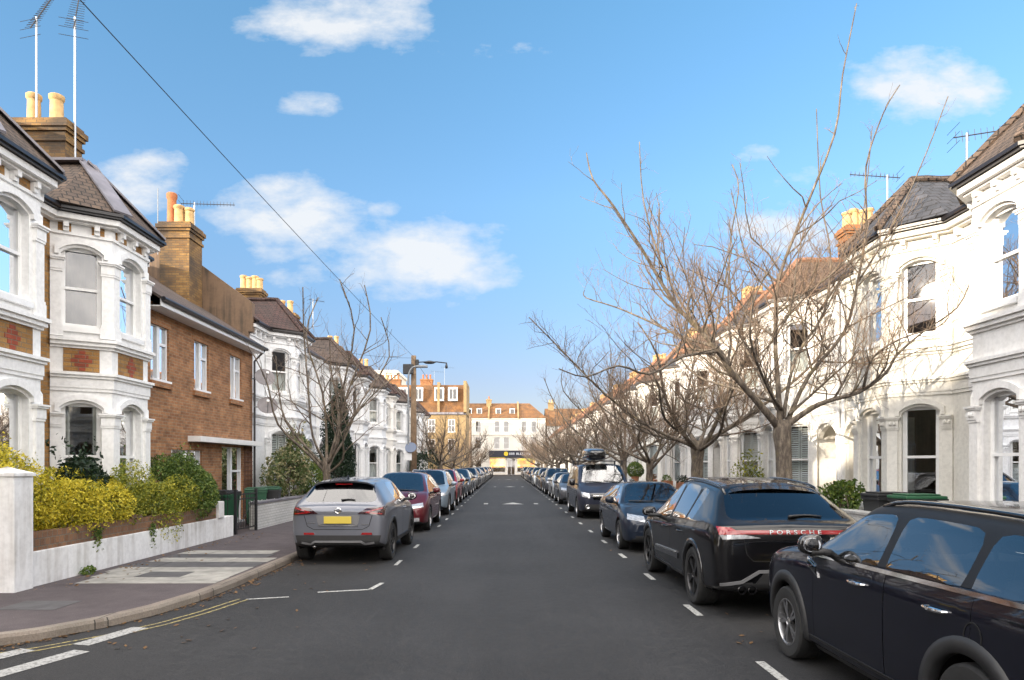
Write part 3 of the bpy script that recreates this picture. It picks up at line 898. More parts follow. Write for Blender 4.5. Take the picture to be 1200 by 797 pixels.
            m.polygons.foreach_set('use_smooth', [base != 10]*len(fs))
            if base != 10:
                nn = [nrm(v) for v in vs]
                m.normals_split_custom_set_from_vertices([x if x else Vector((0,0,0)) for x in nn])
            nm = lay[base]
            if base == 10: nm = 'wheel_arch'
            o = bpy.data.objects.new(nm, m); col.objects.link(o); o.parent = c.root
            if base in (0,4,5,6,7): o['tinted'] = 1; o.color = c.P['color']
            c.parts[k] = o
    def wheels(c):
        P = c.P; x = c.W/2-P['tw']/2-.012
        for s in (c.sf, c.sr):
            for sg in (-1, 1): wheel(c.root, sg*x, c.Y(s), c.r, P['tw'], P['rim'], sg, P['alloy'])
    def cabin(c):
        P = c.P; mb = MB(); hw = c.W/2; H = c.H; fl = P['zb']+.18
        mb.box(-hw*.82, hw*.82, c.Y(P['s_glass']-.1), c.Y(P['s_cowl']+.1), fl-.02, fl)
        mb.bbox(-hw*.8, hw*.8, c.Y(P['s_cowl']+.62), c.Y(P['s_cowl']+.05), P['cowl_z']-.30, P['cowl_z']-.05, .05)
        for sy, wd in ((P['s_b']-.1, .46), (P['s_d']-.05, .5)):
            for x in (-hw*.42, hw*.42):
                M = Matrix.Translation((x, c.Y(sy), 0)) @ Matrix.Translation((0, 0, fl+.3)) @ Matrix.Rotation(R(-14 if True else 0), 4, 'X')
                M = Matrix.Translation((x, c.Y(sy), fl+.3)) @ Matrix.Rotation(R(14), 4, 'X')
                mb.bbox(-wd/2, wd/2, -.07, .07, -.05, H-fl-.3-.42, .05, 0, M); mb.bbox(-.13, .13, -.05, .05, H-fl-.3-.37, H-fl-.3-.19, .04, 0, M)
                mb.bbox(x-wd/2, x+wd/2, c.Y(sy)-.0, c.Y(sy)+.5, fl+.1, fl+.3, .05)
        mb.build('interior', seat_m, c.root, smooth='auto')
        sw = MB(); M = Matrix.Translation((hw*.42*P.get('drive', 1), c.Y(P['s_cowl']+.78), P['cowl_z']-.03)) @ Matrix.Rotation(R(65), 4, 'X')
        sw.tube([M @ Vector((.18*math.cos(a*math.pi/8), .18*math.sin(a*math.pi/8), 0)) for a in range(17)], .018, 6); sw.build('steering_wheel', seat_m, c.root, smooth=True)
    # ---- pieces laid on the body's surface
    def hit(c, side, a, b, off=.0):
        if side in 'LR':
            sg = -1 if side == 'L' else 1; o = Vector((sg*3, a, b)); d = Vector((-sg, 0, 0))
        elif side in 'FB':
            sg = 1 if side == 'F' else -1; o = Vector((a, sg*6, b)); d = Vector((0, -sg, 0))
        else: o = Vector((a, b, 4)); d = Vector((0, 0, -1))
        h = c.bvh.ray_cast(o, d)
        p = h[0]
        if p is None:
            p, n, _, _ = c.bvh.find_nearest(o+d*(2.2 if side in 'LR' else 4)); p = Vector((p.x if side in 'LR' else a, p.y if side in 'FB' else (a if side in 'LR' else b), b if side != 'T' else p.z))
        return p-d*off
    def patch(c, name, mt, side, quad, nu=8, nv=3, off=.006, th=.02, par=None, mirror=False, tint=None, label=None):
        out = []
        for sx in ((1, -1) if mirror else (1,)):
            sd = side
            if mirror and side in 'LR' and sx < 0: sd = 'L' if side == 'R' else 'R'
            q = [Vector(p) for p in quad]
            if sx < 0 and side in 'FBT': q = [Vector((-p.x, p.y)) for p in q]
            mb = MB(); G = []
            for v in range(nv+1):
                row = []
                for u in range(nu+1):
                    f, g = u/nu, v/nv
                    p = (q[0]*(1-f)+q[1]*f)*(1-g)+(q[3]*(1-f)+q[2]*f)*g
                    row.append(p)
                G.append(row)
            top = [[mb.pt(c.hit(sd, p.x, p.y, off)) for p in row] for row in G]
            bot = [[mb.pt(c.hit(sd, p.x, p.y, -th)) for p in row] for row in G]
            for v in range(nv):
                for u in range(nu): mb.face((top[v][u], top[v][u+1], top[v+1][u+1], top[v+1][u]))
            rim = [(0, u) for u in range(nu+1)]+[(v, nu) for v in range(1, nv+1)]+[(nv, u) for u in range(nu-1, -1, -1)]+[(v, 0) for v in range(nv-1, 0, -1)]
            for k in range(len(rim)):
                a, b = rim[k], rim[(k+1) % len(rim)]
                mb.face((bot[a[0]][a[1]], bot[b[0]][b[1]], top[b[0]][b[1]], top[a[0]][a[1]]))
            o = mb.build(name, mt, par or c.root, smooth='auto', uv=False)
            bmx = bmesh.new(); bmx.from_mesh(o.data); bmesh.ops.recalc_face_normals(bmx, faces=bmx.faces[:]); bmx.to_mesh(o.data); bmx.free()
            cc = c.hit(sd, q[0].x, q[0].y)
            if tint: o['tinted'] = 1; o.color = c.P['color']
            if label: o['label'] = label
            out.append(o)
        return out
    def line(c, name, mt, side, pts, wd, off=.006, th=.015, par=None, n=0):
        mb = MB(); pts = [Vector(p) for p in pts]
        if n:
            q = []
            for k in range(len(pts)-1):
                for i in range(n): q.append(pts[k]+(pts[k+1]-pts[k])*i/n)
            pts = q+[pts[-1]]
        rows = []
        for k, p in enumerate(pts):
            t = pts[min(k+1, len(pts)-1)]-pts[max(0, k-1)]; t.normalize(); m = Vector((-t.y, t.x))*wd/2
            rows.append([mb.pt(c.hit(side, *(p-m), -th)), mb.pt(c.hit(side, *(p-m), off)), mb.pt(c.hit(side, *(p+m), off)), mb.pt(c.hit(side, *(p+m), -th))])
        for k in range(len(rows)-1):
            for i in range(3): mb.face((rows[k][i], rows[k][i+1], rows[k+1][i+1], rows[k+1][i]))
        mb.face(rows[0]); mb.face(rows[-1][::-1])
        o = mb.build(name, mt, par or c.root, smooth='auto', uv=False)
        bmx = bmesh.new(); bmx.from_mesh(o.data); bmesh.ops.recalc_face_normals(bmx, faces=bmx.faces[:]); bmx.to_mesh(o.data); bmx.free()
        return o
    def cladding(c, wd=.075, mt=None, off=.016):
        for side in 'LR':
            for s in (c.sf, c.sr):
                ra = c.r+c.P.get('gap', .055); a0 = -18; a1 = 198; n = 28; mb = MB(); rows = []
                for k in range(n+1):
                    a = R(a0+(a1-a0)*k/n); row = []
                    for (rad, of) in ((ra-.012, -.05), (ra-.012, off*.8), (ra+wd*.5, off), (ra+wd, off*.7), (ra+wd+.004, -.02)):
                        y, z = c.Y(s)+rad*math.cos(a), c.r+.01+rad*math.sin(a); z = max(z, c.P['zb']+.01)
                        row.append(mb.pt(c.hit(side, y, z, of)))
                    rows.append(row)
                for k in range(n):
                    for i in range(4): mb.face((rows[k][i], rows[k][i+1], rows[k+1][i+1], rows[k+1][i]))
                o = mb.build('arch_cladding', mt or trim_m, c.root, smooth=True, uv=False)
                bmx = bmesh.new(); bmx.from_mesh(o.data); bmesh.ops.recalc_face_normals(bmx, faces=bmx.faces[:]); bmx.to_mesh(o.data); bmx.free()
    def mirrors(c, s, z, size=(.20,.12,.15), cap=None, tint=True):
        for sg in (-1, 1):
            p = c.hit('L' if sg < 0 else 'R', c.Y(s), z); w, d, h = size
            mb = MB(); bm = bmesh.new(); bmesh.ops.create_cube(bm, size=1); bmesh.ops.subdivide_edges(bm, edges=bm.edges[:], cuts=3, use_grid_fill=True)
            ctr = Vector((p.x+sg*(.07+w/2), p.y, p.z+.06))
            for v in bm.verts:
                q = v.co*2; l = (abs(q.x)**3+abs(q.y)**3+abs(q.z)**3)**(1/3)
                q = q/l
                yy = q.y*d/2*(1 if q.y > 0 else .45)
                v.co = ctr+Vector((q.x*w/2, yy, q.z*h/2*(1-.1*sg*q.x)))
            mb.addbm(bm); bm.free()
            o = mb.build('door_mirror', cap or paint_m, c.root, smooth=True, uv=False)
            if not cap: o['tinted'] = 1; o.color = c.P['color']
            st = MB(); st.tube([p+Vector((-sg*.03, .01, -.02)), p+Vector((sg*.06, .0, .0)), ctr+Vector((0, 0, -h*.35))], [.035, .03, .04], 8); st.build('mirror_stalk', trim_m, o, smooth=True)
            g = MB(); M = Matrix.Translation((ctr.x, ctr.y-d*.20, ctr.z))
            g.lathe([(0, 0), (.5, 0)], 20, M @ Matrix.Rotation(R(90), 4, 'X') @ Matrix.Diagonal((w*.76, h*.68, 1, 1))); g.build('mirror_glass', chrome_m, o)
    def handles(c, ss, z, mt=None):
        keys = {('L', 0): 4, ('L', 1): 5, ('R', 0): 6, ('R', 1): 7}
        for side in 'LR':
            for i, s in enumerate(ss):
                p = c.hit(side, c.Y(s), z); sg = -1 if side == 'L' else 1
                mb = MB(); e = Vector((sg, 0, 0)); mb.tube([p+Vector((0,.105,0))-e*.01, p+Vector((0,.095,0))+e*.022, p+Vector((0,.05,0))+e*.034, p+e*.037, p+Vector((0,-.05,0))+e*.034, p+Vector((0,-.095,0))+e*.022, p+Vector((0,-.105,0))-e*.01], [.010,.013,.015,.015,.015,.013,.010], 8)
                o = mb.build('handle', mt or paint_m, c.parts.get(keys[(side, i)], c.root), smooth='auto')
                if not mt: o['tinted'] = 1; o.color = c.P['color']
    def rails(c, x, s0, s1, mt=None, h=.05):
        for sg in (-1, 1):
            pts = []
            for k in range(13):
                s = s0+(s1-s0)*k/12; p = c.hit('T', sg*x, c.Y(s)); e = min(k, 12-k)
                pts.append(p+Vector((0, 0, [.0, h*.75, h][min(e, 2)])))
            mb = MB(); mb.tube(pts, .016, 8); mb.build('roof_rail', mt or trim_m, c.root, smooth=True)
    def wiper_rear(c, z, L=.34, x0=0.0):
        mb = MB(); pts = [c.hit('B', x0+L*k/6, z+.015*math.sin(k/6*3), .022) for k in range(7)]
        mb.tube(pts, [.02,.016,.013,.012,.011,.010,.008], 6); mb.build('rear_wiper', trim_m, c.root, smooth=True)
    def wipers_front(c):
        mb = MB()
        for x0 in (-.55, .05):
            pts = [c.hit('T', (x0+.55*k/6)*c.W/1.8, c.Y(c.P['s_cowl']+.02+.05*k/6), .018) for k in range(7)]
            mb.tube(pts, .010, 5)
        mb.build('windscreen_wiper', trim_m, c.root)
    def front_face(c, grille_z=(.45,.66), lamp=((.50,.66),(.80,.70),(.78,.80),(.48,.76)), plate_z=.42, chrome=False, gw=.42, low=(.22,.36)):
        c.patch('grille', gloss_m, 'F', [(-gw, grille_z[0]), (gw, grille_z[0]), (gw*1.08, grille_z[1]), (-gw*1.08, grille_z[1])], 12, 4)
        g = c.parts[0]
        for k in range(3):
            z = grille_z[0]+(grille_z[1]-grille_z[0])*(k+.5)/3
            c.line('grille_bar', chrome_m if chrome else blank_m, 'F', [(-gw*.95, z), (gw*.95, z)], .018 if not chrome else .03, .014, .01, n=10)
        c.patch('headlight', lamp_clear, 'F', lamp, 8, 3, .008, .02, mirror=True)
        c.patch('lower_grille', trim_m, 'F', [(-.62, low[0]), (.62, low[0]), (.66, low[1]), (-.66, low[1])], 12, 3, .006)
        c.plate('F', plate_z, plate_w)
        b = MB(); p = c.hit('F', 0, (grille_z[0]+grille_z[1])/2+.02, .02); b.lathe([(0, .0), (.045, .0), (.05, -.02)], 18, Matrix.Translation(p) @ Matrix.Rotation(R(-90), 4, 'X')); b.build('badge', chrome_m, c.root)
    def plate(c, side, z, mt, x=0, w=.52, h=.112, off=.012):
        p = c.hit(side, x, z, off); sg = 1 if side == 'F' else -1
        mb = MB(); mb.bbox(x-w/2, x+w/2, p.y-.012, p.y+.012, z-h/2, z+h/2, .006)
        mb.build('number_plate', mt, c.root)
    def rear_face(c, lamp, plate_z=.62, low=(.28,.46), win=None):
        c.patch('tail_light', lamp_red, 'B', lamp, 8, 4, .008, .02, mirror=True)
        c.patch('rear_bumper_trim', trim_m, 'B', [(-.70, low[0]), (.70, low[0]), (.74, low[1]), (-.74, low[1])], 14, 3, .007)
        c.plate('B', plate_z, plate_y)

def P(**k): return k
HATCH = P(L=4.25, W=1.79, H=1.45, wb=2.62, fo=.86, r=.315, tw=.21, rim=.68, zb=.19, cowl_z=.98, belt=(.90,.98), nose_z=.70, s_cowl=1.12, s_head=1.92, s_b=2.12+.1, s_d=3.05, s_q=3.30, s_roof=3.62, s_glass=4.10, glass_z=1.02, tail_z=.95, wr=.66, alloy=('twin', 5, alloy_m), roof_drop=.07, color=(.1,.1,.1,1))
SUV = P(L=4.48, W=1.84, H=1.67, wb=2.68, fo=.90, r=.36, tw=.235, rim=.66, zb=.24, cowl_z=1.10, belt=(1.03,1.10), nose_z=.84, s_cowl=1.15, s_head=1.90, s_b=2.25, s_d=3.15, s_q=3.62, s_roof=3.95, s_glass=4.34, glass_z=1.12, tail_z=1.05, wr=.70, alloy=('twin', 5, alloy_m), roof_drop=.05, color=(.1,.1,.1,1))
MPV = P(L=4.55, W=1.84, H=1.64, wb=2.75, fo=.92, r=.335, tw=.22, rim=.68, zb=.20, cowl_z=1.08, belt=(.98,1.08), nose_z=.72, s_cowl=.98, s_head=1.98, s_b=2.25, s_d=3.2, s_q=3.7, s_roof=4.0, s_glass=4.40, glass_z=1.1, tail_z=1.02, wr=.66, alloy=('twin', 5, alloy_m), roof_drop=.07, color=(.1,.1,.1,1))
VAN = P(L=5.14, W=1.93, H=1.90, wb=3.2, fo=.90, r=.345, tw=.225, rim=.64, zb=.22, cowl_z=1.20, belt=(1.08,1.14), nose_z=.90, s_cowl=.92, s_head=1.75, s_b=1.98, s_d=3.2, s_q=4.5, s_roof=4.86, s_glass=5.04, glass_z=1.15, tail_z=1.08, wr=.80, alloy=('single', 6, alloy_m), roof_drop=.03, priv='all', color=(.1,.1,.1,1))
COMPACT = P(L=4.30, W=1.80, H=1.565, wb=2.595, fo=.80, r=.335, tw=.215, rim=.66, zb=.22, cowl_z=1.115, belt=(1.06,1.10), nose_z=.90, s_cowl=1.30, s_head=1.90, s_b=2.40, s_d=3.32, s_q=3.80, s_roof=3.92, s_glass=4.18, glass_z=1.14, tail_z=1.06, wr=.735, alloy=('twin', 5, alloy_m), roof_drop=.07, black_pillars=True, color=(.01,.01,.02,1))
SPORT = P(L=4.70, W=1.935, H=1.66, wb=2.807, fo=.93, r=.375, tw=.275, rim=.72, zb=.23, cowl_z=1.08, belt=(1.0,1.13), nose_z=.80, s_cowl=1.30, s_head=2.08, s_b=2.42, s_d=3.28, s_q=3.62, s_roof=3.86, s_glass=4.50, glass_z=1.15, tail_z=1.10, wr=.67, alloy=('twist', 5, alloyd_m), roof_drop=.10, priv=True, color=(.01,.01,.012,1), gap=.045)
CROSS = P(L=4.21, W=1.80, H=1.595, wb=2.636, fo=.84, r=.36, tw=.225, rim=.68, zb=.24, cowl_z=1.08, belt=(1.0,1.14), nose_z=.80, s_cowl=1.12, s_head=1.86, s_b=2.16, s_d=2.98, s_q=3.2, s_roof=3.60, s_glass=4.05, glass_z=1.13, tail_z=1.06, wr=.67, alloy=('wye', 5, alloyd_m), roof_drop=.07, quarter=False, priv=True, color=(.23,.24,.26,1))
# ------------------------------------------------------------------ the models of car
def std_front(c, kind):
    if kind == 'suv':
        c.front_face((.62,.80), ((.50,.70),(.82,.74),(.80,.86),(.47,.82)), .47, True, .44, (.30,.42))
    else: c.front_face((.50,.68), ((.46,.64),(.80,.69),(.77,.80),(.45,.75)), .40, True, .42, (.24,.36))
def finish(c, mir_s, mir_z, hs, hz):
    c.mirrors(mir_s, mir_z); c.handles(hs, hz); c.wipers_front()

def grey_crossover(label):
    c = Car('crossover', label, dict(CROSS)); L = c.L
    c.mirrors(1.52, 1.08, (.2,.13,.16), gloss_m); c.handles([2.05], .93); c.cladding(.07)
    std_front(c, 'hatch')
    # tail: boomerang lamps, plate recess, black bumper with a grey lip
    for sx in (1,):
        c.patch('tail_light', lamp_dark, 'B', [(.36,.93),(.83,.90),(.85,1.06),(.52,1.03)], 10, 4, .018, .03, mirror=True)
        for sg in (-1, 1): c.line('light_strip', lamp_red, 'B', [(sg*.80,.925),(sg*.50,.955),(sg*.80,1.03)], .022, .026, .01, n=6)
    c.patch('plate_recess', blank_m, 'B', [(-.36,.73),(.36,.73),(.40,.90),(-.40,.90)], 8, 3, .008)
    c.plate('B', .815, plate_y, w=.50, h=.13, off=.03)
    c.line('tailgate_strip', chrome_m, 'B', [(-.36,.715),(.36,.715)], .022, .016, .01, n=8)
    c.line('tailgate_seam', liner_m, 'B', [(-.62,.90),(-.56,.70),(-.44,.64),(.44,.64),(.56,.70),(.62,.90)], .009, .003, .01, n=6)
    c.patch('rear_bumper_trim', trim_m, 'B', [(-.74,.36),(.74,.36),(.78,.535),(-.78,.535)], 16, 4, .012)
    c.line('bumper_lip', blank_m, 'B', [(-.66,.40),(-.5,.37),(-.42,.42),(.42,.42),(.5,.37),(.66,.40)], .035, .03, .01, n=6)
    c.patch('reflector', lamp_red, 'B', [(.42,.545),(.62,.545),(.62,.585),(.44,.585)], 4, 2, .02, .02, mirror=True)
    b = MB(); p = c.hit('B', 0, .985, .012); b.lathe([(.038, 0), (.048, .008), (.055, 0), (.048, -.008), (.038, 0)], 20, Matrix.Translation(p) @ Matrix.Rotation(R(90), 4, 'X'))
    b.box(p.x-.07, p.x+.07, p.y-.012, p.y+.004, p.z-.008, p.z+.008); b.build('badge', chrome_m, c.root)
    c.line('model_script', chrome_m, 'B', [(-.56,.755),(-.53,.765),(-.50,.75),(-.47,.765),(-.44,.755),(-.41,.762)], .012, .012, .005)
    c.line('model_script', chrome_m, 'B', [(.42,.735),(.56,.735)], .012, .012, .005, n=4)
    c.wiper_rear(1.17, .26, .02)
    # roof spoiler over the rear window
    mb = MB(); n = 10
    for k in range(n+1):
        x = (-.56+1.12*k/n); p = c.hit('T', x, c.Y(3.50)); q = p+Vector((0, -.27, -.005-.03*abs(x)))
        mb.v += [tuple(p+Vector((0,0,.012))), tuple(q), tuple(q+Vector((0,.02,-.03))), tuple(p+Vector((0,0,-.02)))]
    for k in range(n):
        for i in range(4): a = k*4; mb.face((a+i, a+(i+1) % 4, a+4+(i+1) % 4, a+4+i))
    mb.face((0,1,2,3)); mb.face((n*4+3, n*4+2, n*4+1, n*4))
    o = mb.build('roof_spoiler', paint_m, c.root, smooth='auto'); o['tinted'] = 1; o.color = c.P['color']
    c.line('brake_light', lamp_red, 'B', [(-.16,1.455),(.16,1.455)], .018, .05, .01)
    a = MB(); p = c.hit('T', 0, c.Y(3.35)); a.tube([p, p+Vector((0,-.06,.06)), p+Vector((0,-.11,.07))], [.03,.016,.004], 8); a.build('roof_aerial', gloss_m, c.root, smooth=True)
    c.patch('sill_trim', trim_m, 'R', [(c.Y(2.95),.27),(c.Y(1.3),.27),(c.Y(1.3),.38),(c.Y(2.95),.40)], 10, 3, .014, .02, mirror=True)
    e = MB(); p = c.hit('B', .42, .34); e.tube([(-.45, p.y+.25, .33), (-.45, p.y+.02, .32)], .03, 10); e.build('exhaust', chrome_m, c.root, smooth=True)
    return c
def sport_suv(label):
    c = Car('sports_suv', label, dict(SPORT)); L = c.L
    c.mirrors(1.72, 1.02, (.22,.13,.15)); c.handles([2.25, 3.12], .90); c.cladding(.05, gloss_m, .012); c.rails(.60, 2.0, 4.0, gloss_m, .035)
    # full-width lamp bar with the lettering
    c.patch('tail_light', lamp_red, 'B', [(-.86,1.0),(.86,1.0),(.86,1.045),(-.86,1.045)], 24, 2, .014, .03)
    c.patch('tail_light', lamp_clear, 'B', [(.40,.955),(.84,.935),(.87,1.0),(.62,1.0)], 8, 3, .012, .02, mirror=True)
    c.patch('tail_light', lamp_red, 'B', [(.60,.995),(.87,.99),(.88,1.085),(.74,1.075)], 8, 3, .016, .03, mirror=True)
    txt('lettering', 'PORSCHE', .070, silver_tr, c, 1.022, .60)
    c.line('tailgate_seam', liner_m, 'B', [(-.60,.99),(-.56,.76),(-.48,.68),(.48,.68),(.56,.76),(.60,.99)], .009, .003, .01, n=6)
    c.line('crease', gloss_m, 'B', [(-.72,.88),(-.4,.91),(.4,.91),(.72,.88)], .014, .008, .01, n=5)
    c.patch('rear_bumper_trim', trim_m, 'B', [(-.78,.26),(.78,.26),(.70,.42),(-.70,.42)], 16, 4, .012)
    c.patch('diffuser', trim_m, 'B', [(-.46,.42),(.46,.42),(.36,.55),(-.36,.55)], 10, 3, .013)
    for sg in (-1, 1): c.line('bumper_wing', blank_m, 'B', [(sg*.86,.40),(sg*.62,.44),(sg*.42,.56),(sg*.05,.575)], .035, .02, .01, n=5)
    c.line('reflector', lamp_red, 'B', [(-.30,.60),(.30,.60)], .02, .012, .01, n=6)
    c.plate('B', .50, plate_y, off=.03)
    for x in (-.62, -.50, .50, .62):
        e = MB(); p = c.hit('B', x, .36); M = Matrix.Translation((x, p.y-.02, .345)) @ Matrix.Rotation(R(90), 4, 'X')
        e.lathe([(.044, -.16), (.05, .0), (.052, .012), (.045, .014), (.04, 0), (.036, -.15), (0, -.15)], 20, M); e.build('exhaust', gloss_m if True else chrome_m, c.root, smooth='auto')
    mb = MB(); n = 14
    for k in range(n+1):
        x = (-.60+1.2*k/n); p = c.hit('T', x, c.Y(3.78)); q = p+Vector((0, -.22, -.055-.03*abs(x)))
        mb.v += [tuple(p+Vector((0,0,.014))), tuple(q), tuple(q+Vector((0,.03,-.018))), tuple(p+Vector((0,0,-.02)))]
    for k in range(n):
        for i in range(4): a = k*4; mb.face((a+i, a+(i+1) % 4, a+4+(i+1) % 4, a+4+i))
    mb.face((0,1,2,3)); mb.face((n*4+3, n*4+2, n*4+1, n*4))
    o = mb.build('roof_spoiler', gloss_m, c.root, smooth='auto')
    c.wiper_rear(1.19, .40, .02)
    c.patch('side_blade', gloss_m, 'R', [(c.Y(3.05),.50),(c.Y(1.55),.46),(c.Y(1.55),.53),(c.Y(3.05),.585)], 12, 2, .016, .02, mirror=True)
    for sd in 'LR': c.line('side_strip', silver_tr, sd, [(c.Y(2.9),.585),(c.Y(1.65),.545)], .018, .022, .01, n=8)
    c.patch('sill_trim', trim_m, 'R', [(c.Y(3.2),.25),(c.Y(1.4),.25),(c.Y(1.4),.33),(c.Y(3.2),.34)], 10, 2, .012, .02, mirror=True)
    std_front(c, 'suv')
    return c
def compact_suv(label):
    c = Car('compact_car', label, dict(COMPACT))
    c.mirrors(1.60, 1.09, (.19,.16,.17), gloss_m); c.handles([2.14, 3.10], .925, chrome_m); c.cladding(.085, trim_m, .018); c.rails(.58, 1.95, 3.80, gloss_m, .03)
    P_ = c.P
    for sd in 'LR':
        pts = []
        for k in range(25):
            s = 1.32+(4.14-1.32)*k/24; z = P_['belt'][0]+(P_['belt'][1]-P_['belt'][0])*(s-P_['s_cowl'])/(P_['s_glass']-P_['s_cowl'])
            pts.append((c.Y(s), z-.018))
        c.line('belt_strip', chrome_m, sd, pts, .028, .010, .012)
        c.line('sill_strip', trim_m, sd, [(c.Y(3.0), .28), (c.Y(1.3), .28)], .13, .014, .02, n=8)
    c.patch('side_scuttle', chrome_m, 'R', [(c.Y(1.50),.86),(c.Y(1.28),.945),(c.Y(1.25),1.01),(c.Y(1.45),.96)], 6, 3, .010, .015, mirror=True)
    c.patch('scuttle_insert', gloss_m, 'R', [(c.Y(1.48),.882),(c.Y(1.30),.95),(c.Y(1.275),.99),(c.Y(1.44),.945)], 6, 3, .016, .012, mirror=True)
    pts = [(c.Y(3.44)+.075*math.cos(a*math.pi/12), .83+.085*math.sin(a*math.pi/12)) for a in range(25)]
    c.line('fuel_flap', liner_m, 'L', pts, .008, .004, .01)
    c.front_face((.46,.70), ((.44,.66),(.80,.66),(.80,.86),(.44,.86)), .40, True, .38, (.24,.36)); c.wipers_front()
    c.patch('tail_light', lamp_red, 'B', [(.60,.70),(.78,.70),(.78,.95),(.60,.95)], 6, 6, .012, .02, mirror=True); c.plate('B', .66, plate_y)
    c.patch('rear_bumper_trim', trim_m, 'B', [(-.72,.30),(.72,.30),(.76,.46),(-.76,.46)], 14, 3, .012)
    for sd in 'LR':        # roof colour gutter line
        pass
    return c
def txt(name, body, size, mt, c, z, width):
    cu = bpy.data.curves.new(name, 'FONT'); cu.body = body; cu.size = size; cu.extrude = .004; cu.align_x = 'CENTER'; cu.align_y = 'CENTER'; cu.space_character = 1.75
    o = bpy.data.objects.new('t', cu); col.objects.link(o)
    dg = bpy.context.evaluated_depsgraph_get(); me = bpy.data.meshes.new_from_object(o.evaluated_get(dg)); bpy.data.objects.remove(o)
    xs = [v.co.x for v in me.vertices]; w0 = max(xs)-min(xs)
    for v in me.vertices:
        x = v.co.x/w0*width; zz = z+v.co.y; p = c.hit('B', -x*-1, zz, .020)
        v.co = Vector((x, p.y-v.co.z, zz))
    me.materials.clear(); me.materials.append(mt); me.name = name
    q = bpy.data.objects.new(name, me); col.objects.link(q); q.parent = c.root
    return q
def generic(kind, label):
    pr = {'hatch': HATCH, 'suv': SUV, 'mpv': MPV}[kind]
    c = Car({'hatch': 'hatchback', 'suv': 'suv_car', 'mpv': 'people_carrier'}[kind], label, dict(pr))
    std_front(c, 'suv' if kind == 'suv' else 'hatch')
    if kind == 'suv': finish(c, 1.55, 1.08, [2.1, 3.0], .96); c.cladding(.05); c.rails(.6, 1.95, 4.1, silver_tr, .05); c.rear_face([(.50,.80),(.84,.80),(.84,.98),(.56,.97)], .78)
    elif kind == 'mpv': finish(c, 1.48, 1.04, [2.1, 3.05], .93); c.rear_face([(.62,.72),(.82,.72),(.80,1.0),(.66,1.0)], .80)
    else: finish(c, 1.5, .98, [2.05, 2.92], .86); c.rear_face([(.46,.72),(.80,.72),(.80,.88),(.52,.87)], .70)
    if kind == 'mpv':
        c.patch('fog_lamp', lamp_clear, 'F', [(.56,.30),(.70,.30),(.70,.40),(.56,.40)], 4, 4, .01, .02, mirror=True)
        c.line('bumper_strip', chrome_m, 'F', [(-.62,.25),(.62,.25)], .02, .014, .01, n=10)
    return c
def big_van(label):
    c = Car('van', label, dict(VAN))
    c.patch('grille', gloss_m, 'F', [(-.46,.66),(.46,.66),(.56,.86),(-.56,.86)], 12, 5, .012)
    for z in (.71, .80): c.line('grille_bar', chrome_m, 'F', [(-.48,z),(.48,z)], .038, .026, .01, n=10)
    b = MB(); p = c.hit('F', 0, .77, .035); b.lathe([(.085,0),(.1,.0),(.1,-.03)], 24, Matrix.Translation(p) @ Matrix.Rotation(R(-90), 4, 'X')); b.box(p.x-.008, p.x+.008, p.y-.02, p.y, p.z, p.z+.09); b.build('badge', chrome_m, c.root)
    c.patch('headlight', lamp_clear, 'F', [(.58,.70),(.84,.76),(.86,.92),(.60,.86)], 8, 4, .010, .02, mirror=True)
    c.patch('front_bumper', trim_m, 'F', [(-.82,.30),(.82,.30),(.86,.50),(-.86,.50)], 18, 4, .010)
    for sg in (-1, 1):
        f = MB(); p = c.hit('F', sg*.66, .42, .012); f.lathe([(.0,.005),(.05,.004),(.065,.012),(.075,.0),(.075,-.02)], 18, Matrix.Translation(p) @ Matrix.Rotation(R(-90), 4, 'X')); f.build('fog_lamp', chrome_m, c.root, smooth='auto')
    c.plate('F', .56, plate_w)
    c.mirrors(1.30, 1.16, (.2,.15,.24), gloss_m); c.wipers_front()
    for s in (1.9, 3.6):
        r = MB(); r.bbox(-.86, .86, c.Y(s)-.03, c.Y(s)+.03, 1.965, 1.995, .01)
        for sg in (-1, 1): r.bbox(sg*.80-.03, sg*.80+.03, c.Y(s)-.03, c.Y(s)+.03, 1.82, 1.97, .01)
        r.build('roof_bar', trim_m, c.root)
    c.rear_face([(.78,.80),(.9,.80),(.88,1.1),(.78,1.1)], .78)
    return c

